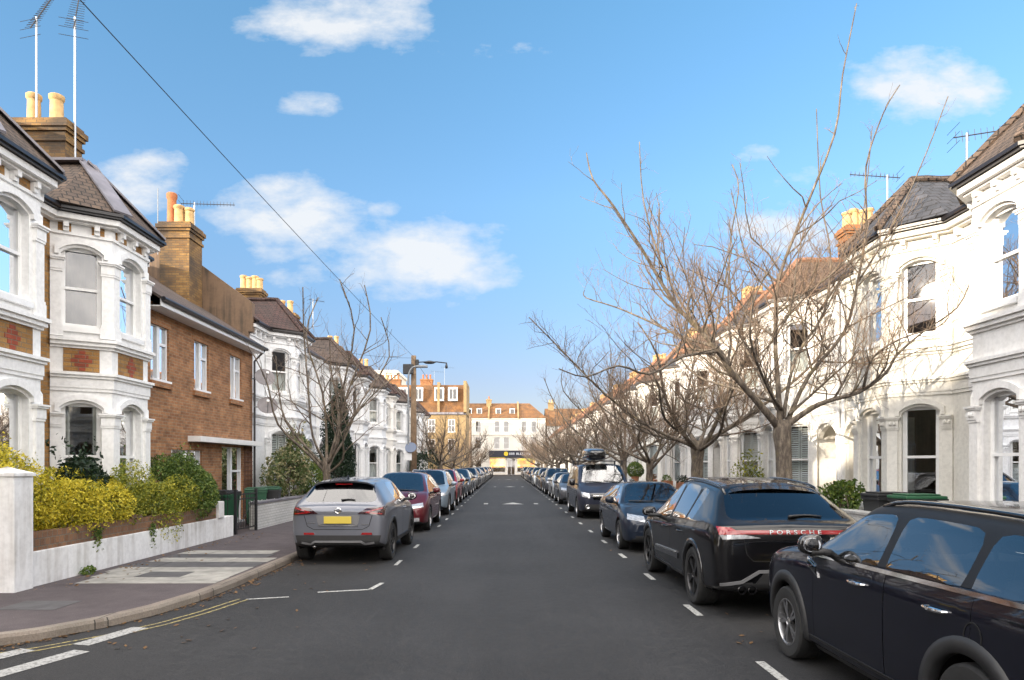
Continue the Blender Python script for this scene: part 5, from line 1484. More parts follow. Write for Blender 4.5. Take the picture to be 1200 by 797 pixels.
def shop_building():
    r = thing('shop_building', 'white shop building with orange tiled roof closing the end of the street', 'building')
    Y, x0, x1, E = 135, -9.5, 7.6, 11.0
    cols = [-7.2, -5.35, -1.75, .05, 3.45, 5.35]
    ops = [(x-.5, x+.5, 8.35, 10.45) for x in cols]+[(x-.55, x+.55, 5.15, 7.3) for x in cols]
    ops += [(-3.2, -.1, .6, 3.3), (2.1, 5.7, .6, 3.3), (.25, 1.75, .1, 3.3), (-8.9, -7.9, .8, 2.9), (-7.3, -6.3, .8, 2.9), (-5.7, -4.7, .3, 2.9)]
    m = front_wall(x0, x1, Y, 0, E, ops)
    m.poly([(x1, Y, 0), (x1, Y+10, 0), (x1, Y+10, E), (x1, Y, E)]); m.poly([(x0, Y+10, 0), (x0, Y, 0), (x0, Y, E), (x0, Y+10, E)]); m.poly([(x1, Y+10, 0), (x0, Y+10, 0), (x0, Y+10, E), (x1, Y+10, E)])
    m.build('wall', cream_r, r, color=(.80,.76,.68,1))
    m = MB(); m.box(x0, x1, Y-.25, Y, E-.25, E); m.box(x0, x1, Y-.12, Y, 7.75, 7.9)
    for x in cols: m.box(x-.65, x+.65, Y-.1, Y, 7.35, 7.5); m.box(x-.6, x+.6, Y-.1, Y, 10.5, 10.62)
    hood(m, (1.75, Y), (1, 0), -.75, .75, 7.6, .7, .16, .12); m.build('moulding', cream_r, r, color=(.80,.76,.68,1))
    for (a, b, c, d) in ops: flatwin(r, a, b, Y+.08, c, d, bars=False)
    m = MB(); h = 14.3
    m.poly([(x0, Y-.4, E), (x1+.3, Y-.4, E), (x1-2.9, Y+5, h), (x0, Y+5, h)]); m.poly([(x1+.3, Y-.4, E), (x1+.3, Y+10.4, E), (x1-2.9, Y+5, h)]); m.poly([(x1+.3, Y+10.4, E), (x0, Y+10.4, E), (x0, Y+5, h), (x1-2.9, Y+5, h)]); m.poly([(x0, Y+10.4, E), (x0, Y-.4, E), (x0, Y+5, h)])
    roof = m.build('roof', t_orange, r)
    for x in (-3.35, 2.35):
        m = MB(); 
        a = [(x-.16, Y-.5, E-.1), (x-.16, Y-.5, E+.35), (x-.16, Y+5, h+.35), (x-.16, Y+5, h-.4)]
        b = [(p[0]+.32, p[1], p[2]) for p in a]; m.poly(a); m.poly(b[::-1])
        for k in range(4): j = (k+1) % 4; m.poly([a[k], a[j], b[j], b[k]])
        m.build('parapet', goldbr, roof)
    chimney_parts(roof, -3.9, -2.9, Y+3.6, Y+4.6, 12, 15.0, [(.5,.5,.6,potred_m)], goldbr)
    for x in (-7.2, -5.2, -1.5, 1.2):
        m = MB(); m.box(x-.5, x+.5, Y+1.2, Y+3.4, 11.6, 13.0); d = m.build('dormer', white_p, roof)
        m = MB(); m.box(x-.36, x+.36, Y+1.17, Y+1.2, 12.0, 12.85); m.build('pane', gloss_m, d)
    m = MB(); m.box(-3.3, 6.0, Y-.45, Y-.02, 3.45, 4.75); sg = m.build('shop_sign', plain('navy_fascia', (.012,.014,.03), .4), r)
    m = MB(); m.lathe([(0,.0),(.42,.0),(.42,-.05)], 20, Matrix.Translation((.0, Y-.5, 4.12)) @ Matrix.Rotation(R(90), 4, 'X')); m.build('roundel', plain('yellow_sign_disc', (.75,.55,.03), .5), sg)
    m = MB(); x = .6; rr = random.Random(3)
    for wd_ in (3, 9):
        for k in range(wd_):
            h_ = .42; m.box(x, x+.1, Y-.5, Y-.455, 3.92, 3.92+h_)
            if rr.random() < .7: m.box(x, x+.26, Y-.5, Y-.456, 3.92+h_-.1, 3.92+h_+.002)
            if rr.random() < .7: m.box(x, x+.26, Y-.5, Y-.457, 3.918, 4.01)
            if rr.random() < .5: m.box(x+.18, x+.27, Y-.5, Y-.458, 3.921, 3.92+h_)
            x += .36
        x += .3
    m.build('lettering', plain('white_sign_letter', (.75,.78,.85), .5), sg)
    m = MB(); m.box(-3.2, -.1, Y-.47, Y-.44, 3.36, 3.44); m.build('sign_strip', plain('yellow_strip', (.6,.45,.05), .5), sg)
    # lit shop interior
    glow = NT('lit_shop_display'); o = glow.coord()
    vo = glow.node('ShaderNodeTexVoronoi'); vo.inputs['Scale'].default_value = 2.2; glow.link(o, vo.inputs['Vector'])
    c = glow.mix(.6, (1.0,.50,.14), vo.outputs['Color'], 'MULTIPLY'); glow.base((.5,.3,.15)); glow.link(c, glow.bsdf.inputs['Emission Color']); glow.bsdf.inputs['Emission Strength'].default_value = .75
    m = MB()
    for a, b in ((-3.2, -.1), (2.1, 5.7)): m.box(a, b, Y+.5, Y+.6, 1.5, 3.4)
    m.build('lit_display', glow.mat, r)
    m = MB()
    rr = random.Random(9)
    for a, b in ((-3.2, -.1), (2.1, 5.7)):
        x = a+.1
        while x < b-.3:
            m.box(x, x+.3, Y+.2, Y+.45, .6, 1.1+.5*rr.random()); x += .36
    m.build('display_stock', plain('shelf_goods', (.5,.36,.25), .7, 0, .5, 2), r)
    m = MB(); m.box(.25, .33, Y-.02, Y+.05, .1, 3.3); m.box(1.67, 1.75, Y-.02, Y+.05, .1, 3.3); m.box(.96, 1.04, Y-.02, Y+.05, .1, 3.3); m.build('door', white_p, r)
    return r
shop_building()
def corner_block():
    r = thing('corner_building', 'tall gold brick building with mansard roof and white dormer windows behind the timber pole', 'building')
    Y, x0, x1 = 113, -30, -6.5; E = 10.2
    ops = []
    for k in range(7):
        x = -28+3.2*k; ops += [(x-.55, x+.55, 7.3, 9.3), (x-.55, x+.55, 3.9, 6.1)]
    m = front_wall(x0, x1, Y, 0, E, ops)
    m.poly([(x1, Y, 0), (x1, Y+10, 0), (x1, Y+10, E), (x1, Y, E)]); m.poly([(x0, Y+10, 0), (x0, Y, 0), (x0, Y, E), (x0, Y+10, E)]); m.poly([(x1, Y+10, 0), (x0, Y+10, 0), (x0, Y+10, E), (x1, Y+10, E)])
    m.build('wall', goldbr, r)
    for (a, b, c, d) in ops: flatwin(r, a, b, Y+.06, c, d)
    m = MB(); h = 15.0; a = [(x0, Y-.1, E), (x1+.1, Y-.1, E), (x1-.3, Y+1.3, h), (x0, Y+1.3, h)]; m.poly(a)
    m.poly([(x1+.1, Y-.1, E), (x1+.1, Y+10, E), (x1-.3, Y+9, h), (x1-.3, Y+1.3, h)]); m.poly([(x0, Y+1.3, h), (x1-.3, Y+1.3, h), (x1-.3, Y+9, h), (x0, Y+9, h)]); m.poly([(x1+.1, Y+10, E), (x0, Y+10, E), (x0, Y+9, h), (x1-.3, Y+9, h)])
    roof = m.build('roof', t_orange, r)
    m = MB(); m.box(x0, x1+.1, Y-.3, Y-.05, E-.1, E+.25); m.build('cornice', lead, r)
    m = MB(); m.box(x1-.35, x1+.12, Y-.3, Y+9, E, h+.5); m.box(x1-4.6, x1-4.2, Y-.2, Y+2, E+.3, h+.3); m.build('party_wall', goldbr, roof)
    for x in (-8.6, -10.8, -14.2, -16.6, -20.6):
        m = MB(); m.box(x-.75, x+.75, Y-.05, Y+1.5, 12.3, 14.5); d = m.build('dormer', white_p, roof)
        for q in (-.55, .05):
            m = MB(); m.box(x+q, x+q+.5, Y-.08, Y-.05, 12.6, 14.2); m.build('pane', gloss_m, d)
    for x in (-13.2, -18.5): chimney_parts(roof, x-1.0, x+1.0, Y+3, Y+4, 13, 16.2, [(.2,.5,.8,potred_m), (.5,.5,.8,potred_m), (.8,.5,.8,potred_m)], orangebr)
    return r
corner_block()
def far_house(label, x0, x1, Y, E, h, wm, rm, tint=(.8,.78,.72,1)):
    r = thing('distant_house', label, 'house'); n = max(2, int((x1-x0)/2.6)); ops = []
    for k in range(n):
        x = x0+(x1-x0)*(k+.5)/n; ops += [(x-.5, x+.5, 5.4, 7.3), (x-.5, x+.5, 1.2, 3.2)]
    ops = [o for o in ops if o[3] < E-.2]
    m = front_wall(x0, x1, Y, 0, E, ops); m.poly([(x0, Y+9, 0), (x0, Y, 0), (x0, Y, E), (x0, Y+4.5, h), (x0, Y+9, E)]); m.poly([(x1, Y, 0), (x1, Y+9, 0), (x1, Y+9, E), (x1, Y+4.5, h), (x1, Y, E)]); m.poly([(x1, Y+9, 0), (x0, Y+9, 0), (x0, Y+9, E), (x1, Y+9, E)])
    m.build('wall', wm, r, color=tint)
    for (a, b, c, d) in ops: flatwin(r, a, b, Y+.06, c, d)
    m = MB(); m.poly([(x0-.2, Y-.3, E), (x1+.2, Y-.3, E), (x1+.2, Y+4.5, h), (x0-.2, Y+4.5, h)]); m.poly([(x1+.2, Y+9.3, E), (x0-.2, Y+9.3, E), (x0-.2, Y+4.5, h), (x1+.2, Y+4.5, h)]); rf = m.build('roof', rm, r)
    chimney_parts(rf, x0+.5, x0+1.6, Y+4, Y+5, h-1, h+1.2, [(.25,.5,.6,None), (.7,.5,.6,None)], goldbr)
    return r
far_house('cream house right of the shop at the end of the street', 7.9, 20, 135, 9.5, 13.2, cream_r, t_orange)
far_house('brick house far right beyond the end of the street', 20.3, 36, 135, 9.0, 12.5, goldbr, t_orange)
far_house('cream house left of the shop at the end of the street', -24, -9.8, 135, 10.5, 13.8, cream_r, t_orange)
far_house('low white house beside the gold brick building', -30, -12, 97, 5.0, 7.4, white_r, t_dark)
far_house('unseen tall brick corner house added across the side street to block the sun', 8.3, 33.5, 5.5, 8.2, 12.0, goldbr, t_dark).rotation_euler = (0,0,math.pi)  # out of view, added and sized to keep low sun off the street
# pale flat-topped block showing behind the left terrace
r = thing('flat_roofed_block', 'pale flat roofed block showing above the far left roofs', 'building'); m = MB(); m.box(-34, -20, 128, 140, 0, 18.8); m.build('wall', cream_r, r, color=(.78,.72,.6,1)); m = MB(); m.box(-34.2, -19.8, 127.8, 140.2, 18.8, 19.3); m.build('parapet', cream_r, r, color=(.8,.75,.66,1))
ops = [(-33+2.4*k, -32+2.4*k, 15.6, 17.6) for k in range(6)]
for (a, b, c, d) in ops: flatwin(r, a, b, 127.94, c, d)

# ------------------------------------------------------------------ front walls, gates, hedges
def garden_wall():
    r = thing('garden_wall', 'low white painted wall topped with brick under the yellow hedge', 'wall'); X = -6.6
    m = MB(); m.bbox(X-.24, X, 9.69, 16.95, G-.03, .60, .015); m.build('painted_base', wall_r, r)
    m = MB(); m.box(X-.22, X-.03, 9.69, 16.0, .60, .86); m.box(X-.23, X-.02, 12.4, 12.75, .86, .92); m.build('brick_top', coping, r)
    return r
garden_wall()
r = thing('gate_pier', 'tall square white pier at the near end of the hedge wall', 'pier'); m = MB(); m.bbox(-7.0, -6.54, 9.3, 9.69, G-.03, 1.66, .02); m.build('shaft', wall_r, r)
m = MB(); m.poly([(-7.02,9.28,1.66),(-6.52,9.28,1.66),(-6.52,9.71,1.66),(-7.02,9.71,1.66)][::-1])
for a, b in (((-7.02,9.28),(-6.52,9.28)), ((-6.52,9.28),(-6.52,9.71)), ((-6.52,9.71),(-7.02,9.71)), ((-7.02,9.71),(-7.02,9.28))): m.poly([(*a,1.66),(*b,1.66),(*b,1.70),(*a,1.70)]); m.poly([(*a,1.70),(*b,1.70),(-6.77,9.5,1.79)])
m.build('cap', wall_r, r)
r = thing('end_pier', 'short white pier at the far end of the hedge wall by the black gate', 'pier'); m = MB(); m.bbox(-6.9, -6.56, 16.0, 16.3, .60, .98, .015); m.build('shaft', wall_r, r); 
def iron_gate():
    r = thing('iron_gate', 'black iron gate standing open beside the green bins', 'gate', (-6.65, 17.2, G), R(-4)); z1 = .98
    f = MB(); f.box(-.03, .03, -.03, .03, 0, z1+.12); f.box(-.03, .03, 1.15, 1.21, 0, z1+.12); f.build('post', metal_b, r)
    f = MB()
    for z in (.12, z1-.12, z1): f.box(-.012, .012, .03, 1.15, z-.015, z+.015)
    f.tube([(0, .05, .14), (0, 1.1, z1-.15)], .009, 6); f.build('frame', metal_b, r)
    for k in range(7):
        b = MB(); b.tube([(0, .16+.14*k, .1), (0, .16+.14*k, z1+.02)], .009, 6); b.build('bar', metal_b, r)
    return r
iron_gate()
r = thing('iron_gate', 'black iron gate panel folded back towards the brick house', 'gate', (-6.7, 17.1, G), R(95)); f = MB()
for z in (.12, .88, 1.0): f.box(-.012, .012, .03, .95, z-.015, z+.015)
f.build('frame', metal_b, r)
for k in range(7):
    b = MB(); b.tube([(0, .1+.13*k, .1), (0, .1+.13*k, 1.02)], .009, 6); b.build('bar', metal_b, r)
def low_wall(label, X, Y0, Y1, h, mt, cap=None, side=-1, capm=None):
    r = thing('front_wall', label, 'wall'); m = MB(); x0, x1 = sorted((X, X+side*.22)); m.bbox(x0, x1, Y0, Y1, G-.03, h, .012); m.build('body', mt, r)
    m = MB(); m.bbox(x0-.03, x1+.03, Y0-.03, Y1+.03, h, h+.06, .01); m.build('coping', capm or mt, r)
    return r
low_wall('low white brick wall with dark coping in front of the green bins', -6.6, 18.6, 29.5, .78, whitebr, capm=lead)
low_wall('low white wall along the far left gardens behind the maroon car', -6.6, 31.0, 46.0, .85, wall_r)
low_wall('low white wall along the far left gardens past the timber pole', -6.6, 47.2, 68.0, .9, wall_r)
r = thing('gate_pier', 'square white pier on the low white brick wall near the shrub', 'pier'); m = MB(); m.bbox(-6.85, -6.57, 26.2, 26.55, .84, 1.25, .015); m.build('shaft', wall_r, r)
# right side front walls
low_wall('white brick front wall between the black cars', 6.7, 10.4, 15.2, .88, whitebr, side=1)
low_wall('cream front wall behind the black sports car', 6.7, 16.4, 21.0, .86, wall_r, side=1)
low_wall('red brick front wall behind the blue hatchback', 6.7, 22.0, 27.2, .86, coping, side=1)
low_wall('red brick front wall with flower tubs by the van', 6.7, 28.0, 34.0, .86, coping, side=1)
low_wall('cream front wall beyond the van', 6.7, 35.0, 44.0, .9, wall_r, side=1)
low_wall('cream front wall far along the right pavement', 6.7, 45.2, 62.0, .9, wall_r, side=1)
low_wall('cream front wall at the far right end', 6.7, 63.2, 100.0, .9, wall_r, side=1)
for k, (y, lab) in enumerate(((26.9,'terracotta trough on the red brick wall nearest the blue hatchback'), (29.6,'terracotta trough on the red brick wall between the other two troughs'), (32.6,'terracotta trough on the red brick wall nearest the van'))):
    r = thing('planter', lab, 'planter', (6.8, y, .92), group='troughs on the red brick wall'); m = MB(); m.bbox(-.16, .16, -.45, .45, 0, .26, .02); m.build('trough', terracotta, r)
    rp = random.Random(40+k); m = MB(); leaves(m, blob_points(rp, 260, (0,0,.34), (.16,.42,.16)), .04, rp); m.build('foliage', (leaf_dark, leaf_green, leaf_rust)[k], r)
r = thing('topiary_ball', 'clipped round green topiary in a pot by the red brick wall', 'plant', (6.75, 36.6, .96)); rp = random.Random(5); m = MB(); leaves(m, blob_points(rp, 1500, (0,0,.62), (.42,.42,.40), .8, .05), .05, rp); m.build('foliage', leaf_green, r)
m = MB(); m.lathe([(.0,0),(.17,0),(.22,.3),(.19,.3),(.17,.25),(0,.25)], 16); m.build('pot', terracotta, r, smooth='auto')
m = MB(); m.tube([(0,0,.25),(0,0,.6)], .025, 6); m.build('stem', bark, r)

def hedge(name, label, cat, boxes, n, size, mt, seed, sprigs=()):
    rng = random.Random(seed); r = thing(name, label, cat); m = MB(); pts = []
    tot = sum(w for *_, w in boxes)
    for c, rad, w in boxes: pts += blob_points(rng, int(n*w/tot), c, rad, .5, .35)
    leaves(m, [p for p in pts if p.z > .25], size, rng)
    for (p0, p1, cnt, jit) in sprigs:
        for q in range(cnt):
            a = Vector(p0)+Vector((rng.gauss(0,jit), rng.gauss(0,jit*2), 0)); b = Vector(p1)+Vector((rng.gauss(0,jit), rng.gauss(0,jit*2.2), rng.gauss(0,.1)))
            for t in range(14): leaves(m, [a.lerp(b, t/13)+Vector((rng.gauss(0,.025), rng.gauss(0,.025), 0))], size*1.05, rng)
    m.build('foliage', mt, r)
    s = MB()
    for c, rad, w in boxes:
        for k in range(7):
            a = rng.random()*6.28; e = Vector((math.cos(a)*rad[0]*.7, math.sin(a)*rad[1]*.8, rad[2]*.7*rng.random()))
            s.tube([(c[0]+rng.gauss(0,.1), c[1]+rng.gauss(0,.25), .4), tuple(Vector(c)+e*.5), tuple(Vector(c)+e)], [.02,.012,.005], 5)
    s.build('stems', bark, r)
    return r
hedge('hedge', 'golden yellow privet hedge overhanging the low white wall by the tall pier', 'hedge',
      [((-7.03,9.95,1.2),(.42,.75,.5),1), ((-7.25,9.6,1.5),(.5,.7,.5),.8), ((-7.0,11.0,1.2),(.42,.8,.45),1.1), ((-7.0,12.1,1.18),(.40,.8,.42),1.1), ((-7.6,11.2,1.3),(.5,1.5,.5),.8)], 40000, .0245, leaf_gold, 21,
      [((-7.0,9.5,1.5),(-7.0,9.5,2.15),16,.14), ((-6.85,10.2,1.5),(-6.85,10.2,1.9),8,.15)])
hedge('hedge', 'olive green privet hedge in the middle of the low white wall', 'hedge',
      [((-7.0,12.9,1.12),(.40,.7,.45),.7), ((-6.98,13.7,1.05),(.42,.75,.45),.9), ((-6.95,14.5,1.0),(.40,.7,.45),.8), ((-7.5,13.4,1.1),(.4,1.0,.45),.6)], 30000, .0245, leaf_mid, 22)
hedge('bush', 'dark sprigged bush rising out of the hedge before the white bay', 'bush', [((-7.25,11.9,1.5),(.35,.45,.4),1)], 1600, .042, leaf_dark, 23, [((-7.2,11.8,1.5),(-7.25,11.75,2.15),14,.16)])
hedge('bush', 'green rounded bush in front of the orange brick house', 'bush', [((-7.0,15.4,1.25),(.52,.75,.75),1.2), ((-7.1,16.1,1.05),(.5,.6,.6),.9), ((-7.2,14.9,1.5),(.4,.5,.5),.6)], 22000, .029, leaf_green, 24, [((-7.1,15.2,1.6),(-7.1,15.2,2.15),10,.22)])
for k, (y, z, lab) in enumerate(((11.3, .8, 'ivy strand hanging down the white wall nearer the tall pier'), (13.05, .72, 'ivy strand hanging down the middle of the white wall'))):
    rng = random.Random(60+k); r = thing('ivy', lab, 'ivy', group='ivy on the white wall'); m = MB()
    leaves(m, [Vector((-6.585, y+rng.gauss(0,.06), z-abs(rng.gauss(0,.16)))) for _ in range(130)], .026, rng); m.build('foliage', leaf_green, r)
rng = random.Random(77); r = thing('weed_tuft', 'small green weed at the foot of the white wall', 'weed'); m = MB(); leaves(m, blob_points(rng, 120, (-6.52,10.9,.16), (.08,.16,.07)), .03, rng); m.build('foliage', leaf_green, r)
hedge('shrub', 'tall variegated shrub behind the low white brick wall', 'shrub', [((-7.1,23.0,1.5),(.62,.75,.95),1), ((-7.0,23.4,2.2),(.4,.5,.8),.7), ((-7.2,21.9,1.2),(.3,.35,.5),.3)], 4200, .062, leaf_var, 25, [((-7.0,23.2,2.4),(-6.95,23.2,3.2),5,.14)])
r = hedge('conifer', 'dark green columnar conifer behind the left bare tree', 'tree', [((-6.5,27.2,1.3),(.72,.75,1.25),1.2), ((-6.5,27.2,2.6),(.58,.6,1.2),1), ((-6.5,27.2,3.7),(.33,.35,.95),.6)], 22000, .042, leaf_dark, 26)
hedge('shrub', 'low green shrub beside the foot of the conifer', 'shrub', [((-6.9,25.2,1.1),(.45,.6,.7),1)], 2200, .05, leaf_green, 27)
hedge('bush', 'dark rounded bush beneath the far left bare tree', 'bush', [((-6.4,51,1.4),(.9,1.3,1.4),1)], 4000, .07, leaf_dark, 28)
hedge('shrub', 'leafy green laurel spilling over the white brick front wall', 'shrub', [((6.95,14.6,1.05),(.35,.5,.38),1), ((6.85,14.2,1.2),(.25,.3,.3),.4)], 1500, .055, leaf_green, 29)
hedge('shrub', 'thin pale shrub behind the second bare tree', 'shrub', [((7.2,20.8,1.35),(.35,.5,.55),1)], 700, .05, leaf_mid, 30)

def wheelie(label, loc, rz, body, lid, logo=True):
    r = thing('wheelie_bin', label, 'bin', loc, rz, 'wheelie bins'); m = MB()
    lo = [(-.23,-.26),(.23,-.26),(.23,.24),(-.23,.24)]; hi = [(-.29,-.33),(.29,-.33),(.29,.34),(-.29,.34)]
    a = [(x,y,.06) for x,y in lo]; b = [(x,y,.98) for x,y in hi]; m.poly(a[::-1]); m.poly(b)
    for k in range(4): j = (k+1) % 4; m.poly([a[k],a[j],b[j],b[k]])
    m.bbox(-.31,.31,-.35,.36,.93,.99,.01); m.build('tub', body, r)
    m = MB(); m.bbox(-.31,.31,-.37,.36,.99,1.05,.025); m.bbox(-.25,.25,-.3,.28,1.05,1.08,.02); m.build('lid', lid, r)
    m = MB(); m.tube([(-.24,.40,.98),(.24,.40,.98)], .018, 8); m.build('handle', body, r)
    for sx in (-1,1):
        m = MB(); m.lathe([(.0,-.03),(.1,-.03),(.1,.03),(0,.03)], 16, Matrix.Translation((sx*.24,.26,.1)) @ Matrix.Rotation(R(90),4,'Y')); m.build('wheel', tyre_m, r, smooth='auto')
    if logo:
        m = MB(); d = -.33+.0; 
        M = Matrix.Translation((0,-.312,.62)) @ Matrix.Rotation(R(-4.3),4,'X')
        m.box(-.15,.15,-.004,.004,-.13,.02,0,M); m.build('white_label', label_w, r)
        m = MB(); m.tube([M @ Vector(p) for p in ((-.16,0,.09),(-.1,0,.06),(-.05,0,.10),(0,0,.07),(.05,0,.10),(.12,0,.08),(.17,0,.12))], .011, 5); m.build('white_script', label_w, r)
    return r
wheelie('green wheelie bin with white label behind the low white brick wall', (-7.15, 20.0, G), R(20), bin_green, bin_green)
wheelie('black wheelie bin with white label beside the green one', (-7.0, 20.75, G), R(12), bin_black, bin_green)
wheelie('dark bin leaning by the black iron gate', (-7.15, 17.6, G), R(75), bin_green, bin_black, False)
wheelie('wheelie bin with bright green lid before the cream bay', (7.25, 12.35, .23), R(-90), bin_black, plain('bright_green_lid', (.02,.10,.045), .4), False)
wheelie('wheelie bin with black lid left of the green lidded one', (7.2, 13.2, .23), R(-90), bin_black, bin_black, False)

# ------------------------------------------------------------------ pole, lamps, wires, aerials, dishes
r = thing('telegraph_pole', 'weathered timber telegraph pole on the left pavement with a junction box', 'pole', (-4.62, 35, G)); m = MB(); m.tube([(0,0,-.1),(0,0,3.5),(0,0,7.2)], [.17,.15,.125], 12); m.build('shaft', wood_pole, r, smooth=True)
m = MB(); m.bbox(-.50,.02,-.30,-.12,6.25,6.75,.04); m.bbox(.10,.26,-.12,.12,6.6,7.0,.03); m.build('junction_box', metal_b, r)
for k in range(12):
    if k % 4 == 0:
        m = MB(); m.tube([(-.22,0,2.6+.3*k),(.22,0,2.6+.3*k)], .012, 6); m.build('step_iron', galv, r)
r = thing('street_lamp', 'street lantern on a bracket arm above the timber pole', 'street lamp', (-4.45, 35, 6.98)); m = MB(); m.tube([(0,0,0),(.5,0,.03),(1.0,0,.02),(1.5,0,-.04)], .028, 8); m.build('arm', metal_b, r)
m = MB(); m.lathe([(0,-.09),(.12,-.07),(.19,-.01),(.12,.05),(.04,.08),(0,.08)], 14, Matrix.Translation((.62,0,.0)) @ Matrix.Diagonal((1.7,1,1,1))); m.build('lantern', metal_b, r, smooth=True)
m = MB(); m.lathe([(0,-.32),(.06,-.30),(.07,-.2),(.03,-.06),(0,-.05)], 10, Matrix.Translation((1.47,0,-.0))); m.build('hanging_fitting', metal_b, r, smooth=True)
r = thing('lamp_post', 'slim grey lamp post with curved top left of the timber pole', 'lamp post', (-4.55, 32.6, G)); m = MB(); m.tube([(0,0,0),(0,0,1.2)], .075, 10); m.tube(catmull([(0,0,1.2),(0,0,4.6),(0,0,5.7),(.05,0,6.05),(.22,0,6.28),(.5,0,6.33)], 4), .045, 8); m.build('post', galv, r, smooth=True)
m = MB(); m.bbox(.4,.9,-.10,.10,6.26,6.38,.04); m.build('lantern', galv, r)
m = MB(); m.lathe([(0,.01),(.26,.01),(.27,-.01),(0,-.01)], 20, Matrix.Translation((.12,-.08,2.55)) @ Matrix.Rotation(R(65),4,'X') @ Matrix.Rotation(R(0),4,'Y')); m.build('round_sign', plain('blue_grey_sign', (.10,.13,.2), .4), r)
m = MB(); m.box(-.17,.17,-.09,-.08,1.95,2.3); m.build('plate_sign', label_w, r)
r = thing('telegraph_pole', 'second timber pole far along the left pavement by the gold brick building', 'pole', (-4.9, 96, G)); m = MB(); m.tube([(0,0,-.1),(0,0,8.5)], [.22,.17], 10); m.build('shaft', wood_pole, r, smooth=True)
r = thing('telegraph_pole', 'timber pole behind the viewer', 'pole', (-5.96, -12, G)); m = MB(); m.tube([(0,0,-.1),(0,0,8.4)], [.2,.15], 10); m.build('shaft', wood_pole, r, smooth=True)
def wire(label, a, b, sag, rad=.011):
    a, b = Vector(a), Vector(b); m = MB(); n = 40
    m.tube([a.lerp(b, k/n)-Vector((0,0,sag*4*(k/n)*(1-k/n))) for k in range(n+1)], rad, 5); return tag(m.build('overhead_wire', cable_m), label, 'wire')
wire('black telephone wire crossing the sky from the timber pole over the left houses', (-4.62,35,7.25), (-5.96,-12,8.45), .25, .0075)
wire('thin wire from the timber pole to the far left roofs', (-4.62,35,7.2), (-7.6,25.6,6.3), .15, .007)
wire('thin wire from the timber pole along the street', (-4.62,35,7.2), (-4.9,96,8.4), .9, .01)
def yagi(name, label, loc, h, rz, boom=1.1, els=13, tilt=0.0, vert=False, el=.42):
    r = thing(name, label, 'aerial', loc, rz); m = MB(); m.tube([(0,0,0),(0,0,h)], .022, 7); 
    m.build('mast', alum, r)
    Z = h-.05; m = MB(); d = Vector((0, math.cos(tilt), math.sin(tilt))); c = Vector((0,0,Z))
    m.tube([c-d*boom*.25, c+d*boom*.75], .012, 6)
    for k in range(els):
        p = c+d*(boom*(-.2+.93*k/(els-1))); l = el*(.5-.012*k)
        e = Vector((0,-d.z,d.y)) if vert else Vector((1,0,0))
        m.tube([p-e*l*.6, p+e*l*.6], .0055, 4)
        if els > 10:
            m.tube([p-e*l*.45+Vector((0,0,.05)), p+e*l*.45+Vector((0,0,.05))], .005, 4)
    for q in (-.18, .0, .18): m.tube([c-d*boom*.25+Vector((-.28,0,q)), c-d*boom*.25+Vector((.28,0,q))], .006, 4)
    m.build('antenna', plain('aerial_black', (.03,.03,.035), .5) if 'aerial_black' not in MATS else MATS['aerial_black'], r)
    return r
yagi('tv_aerial', 'tall television aerial at the left of the near chimney', (-10.2, 15.2, 7.6), 3.95, R(-15), 1.25, 15, R(62), el=.6)
yagi('tv_aerial', 'tall television aerial at the right of the near chimney', (-9.36, 15.2, 7.4), 4.15, R(20), 1.25, 15, R(62), el=.6)
yagi('tv_aerial', 'horizontal television aerial on the brick house chimney', (-9.75, 21.9, 8.6), 1.45, R(-80), 1.6, 16, R(2), True, el=.26)
r = thing('aerial_mast', 'bare rod on the left side of the brick house chimney', 'aerial', (-10.55, 21.2, 8.2)); m = MB(); m.tube([(0,0,0),(0,0,2.0)], .016, 6); m.build('mast', galv, r)
yagi('tv_aerial', 'white television aerial behind the slate bay roof on the right', (9.35, 14.2, 7.4), 1.15, R(-100), 1.0, 9, R(5), True, el=.4)
yagi('tv_aerial', 'television aerial beside the orange chimney on the right', (9.7, 17.8, 8.0), 1.2, R(80), 1.2, 12, R(8), True, el=.22)
for k, (x, lab) in enumerate(((-10.2,'tallest aerial on the roof of the gold brick building'), (-11.9,'shorter aerial on the roof of the gold brick building'))): yagi('tv_aerial', lab, (x, 116, 14.8), 3.4-k*.7, R(-60), 2.4, 8, 0, True, el=.9)
yagi('tv_aerial', 'small aerial on the far left terrace roof', (-9.6, 34.8, 8.6), 1.5, R(-50), .8, 8, 0, True, el=.3)
def dish(label, loc, aim, par=None):
    r = thing('satellite_dish', label, 'satellite dish', loc, 0, 'satellite dishes on the brick house corner'); d = Vector(aim).normalized(); M = d.to_track_quat('Z','Y').to_matrix().to_4x4()
    c = Vector((.42, 0, .0)); MM = Matrix.Translation(c) @ M
    m = MB(); m.lathe([(0,-.06),(.12,-.052),(.22,-.03),(.30,.0),(.31,.0),(.22,-.04),(.12,-.062),(0,-.07)], 24, MM); m.build('reflector', dish_m, r, smooth='auto')
    m = MB(); m.tube([(0,0,-.05), (.25,0,-.08), tuple(c-d*.06)], .018, 6); m.tube([MM @ Vector((0,-.28,0)), MM @ Vector((0,-.1,.33))], .012, 6); m.build('arm', galv, r)
    m = MB(); m.bbox(-.04,.04,-.04,.04,-.03,.06,.01,0,MM @ Matrix.Translation((0,-.08,.33))); m.build('receiver', label_w, r); return r
dish('upper grey satellite dish on the brick house corner', (-8.02, 22.05, 4.6), (.45,-.75,.45)); dish('lower grey satellite dish on the brick house corner', (-7.95, 22.1, 3.72), (.3,-.8,.45))
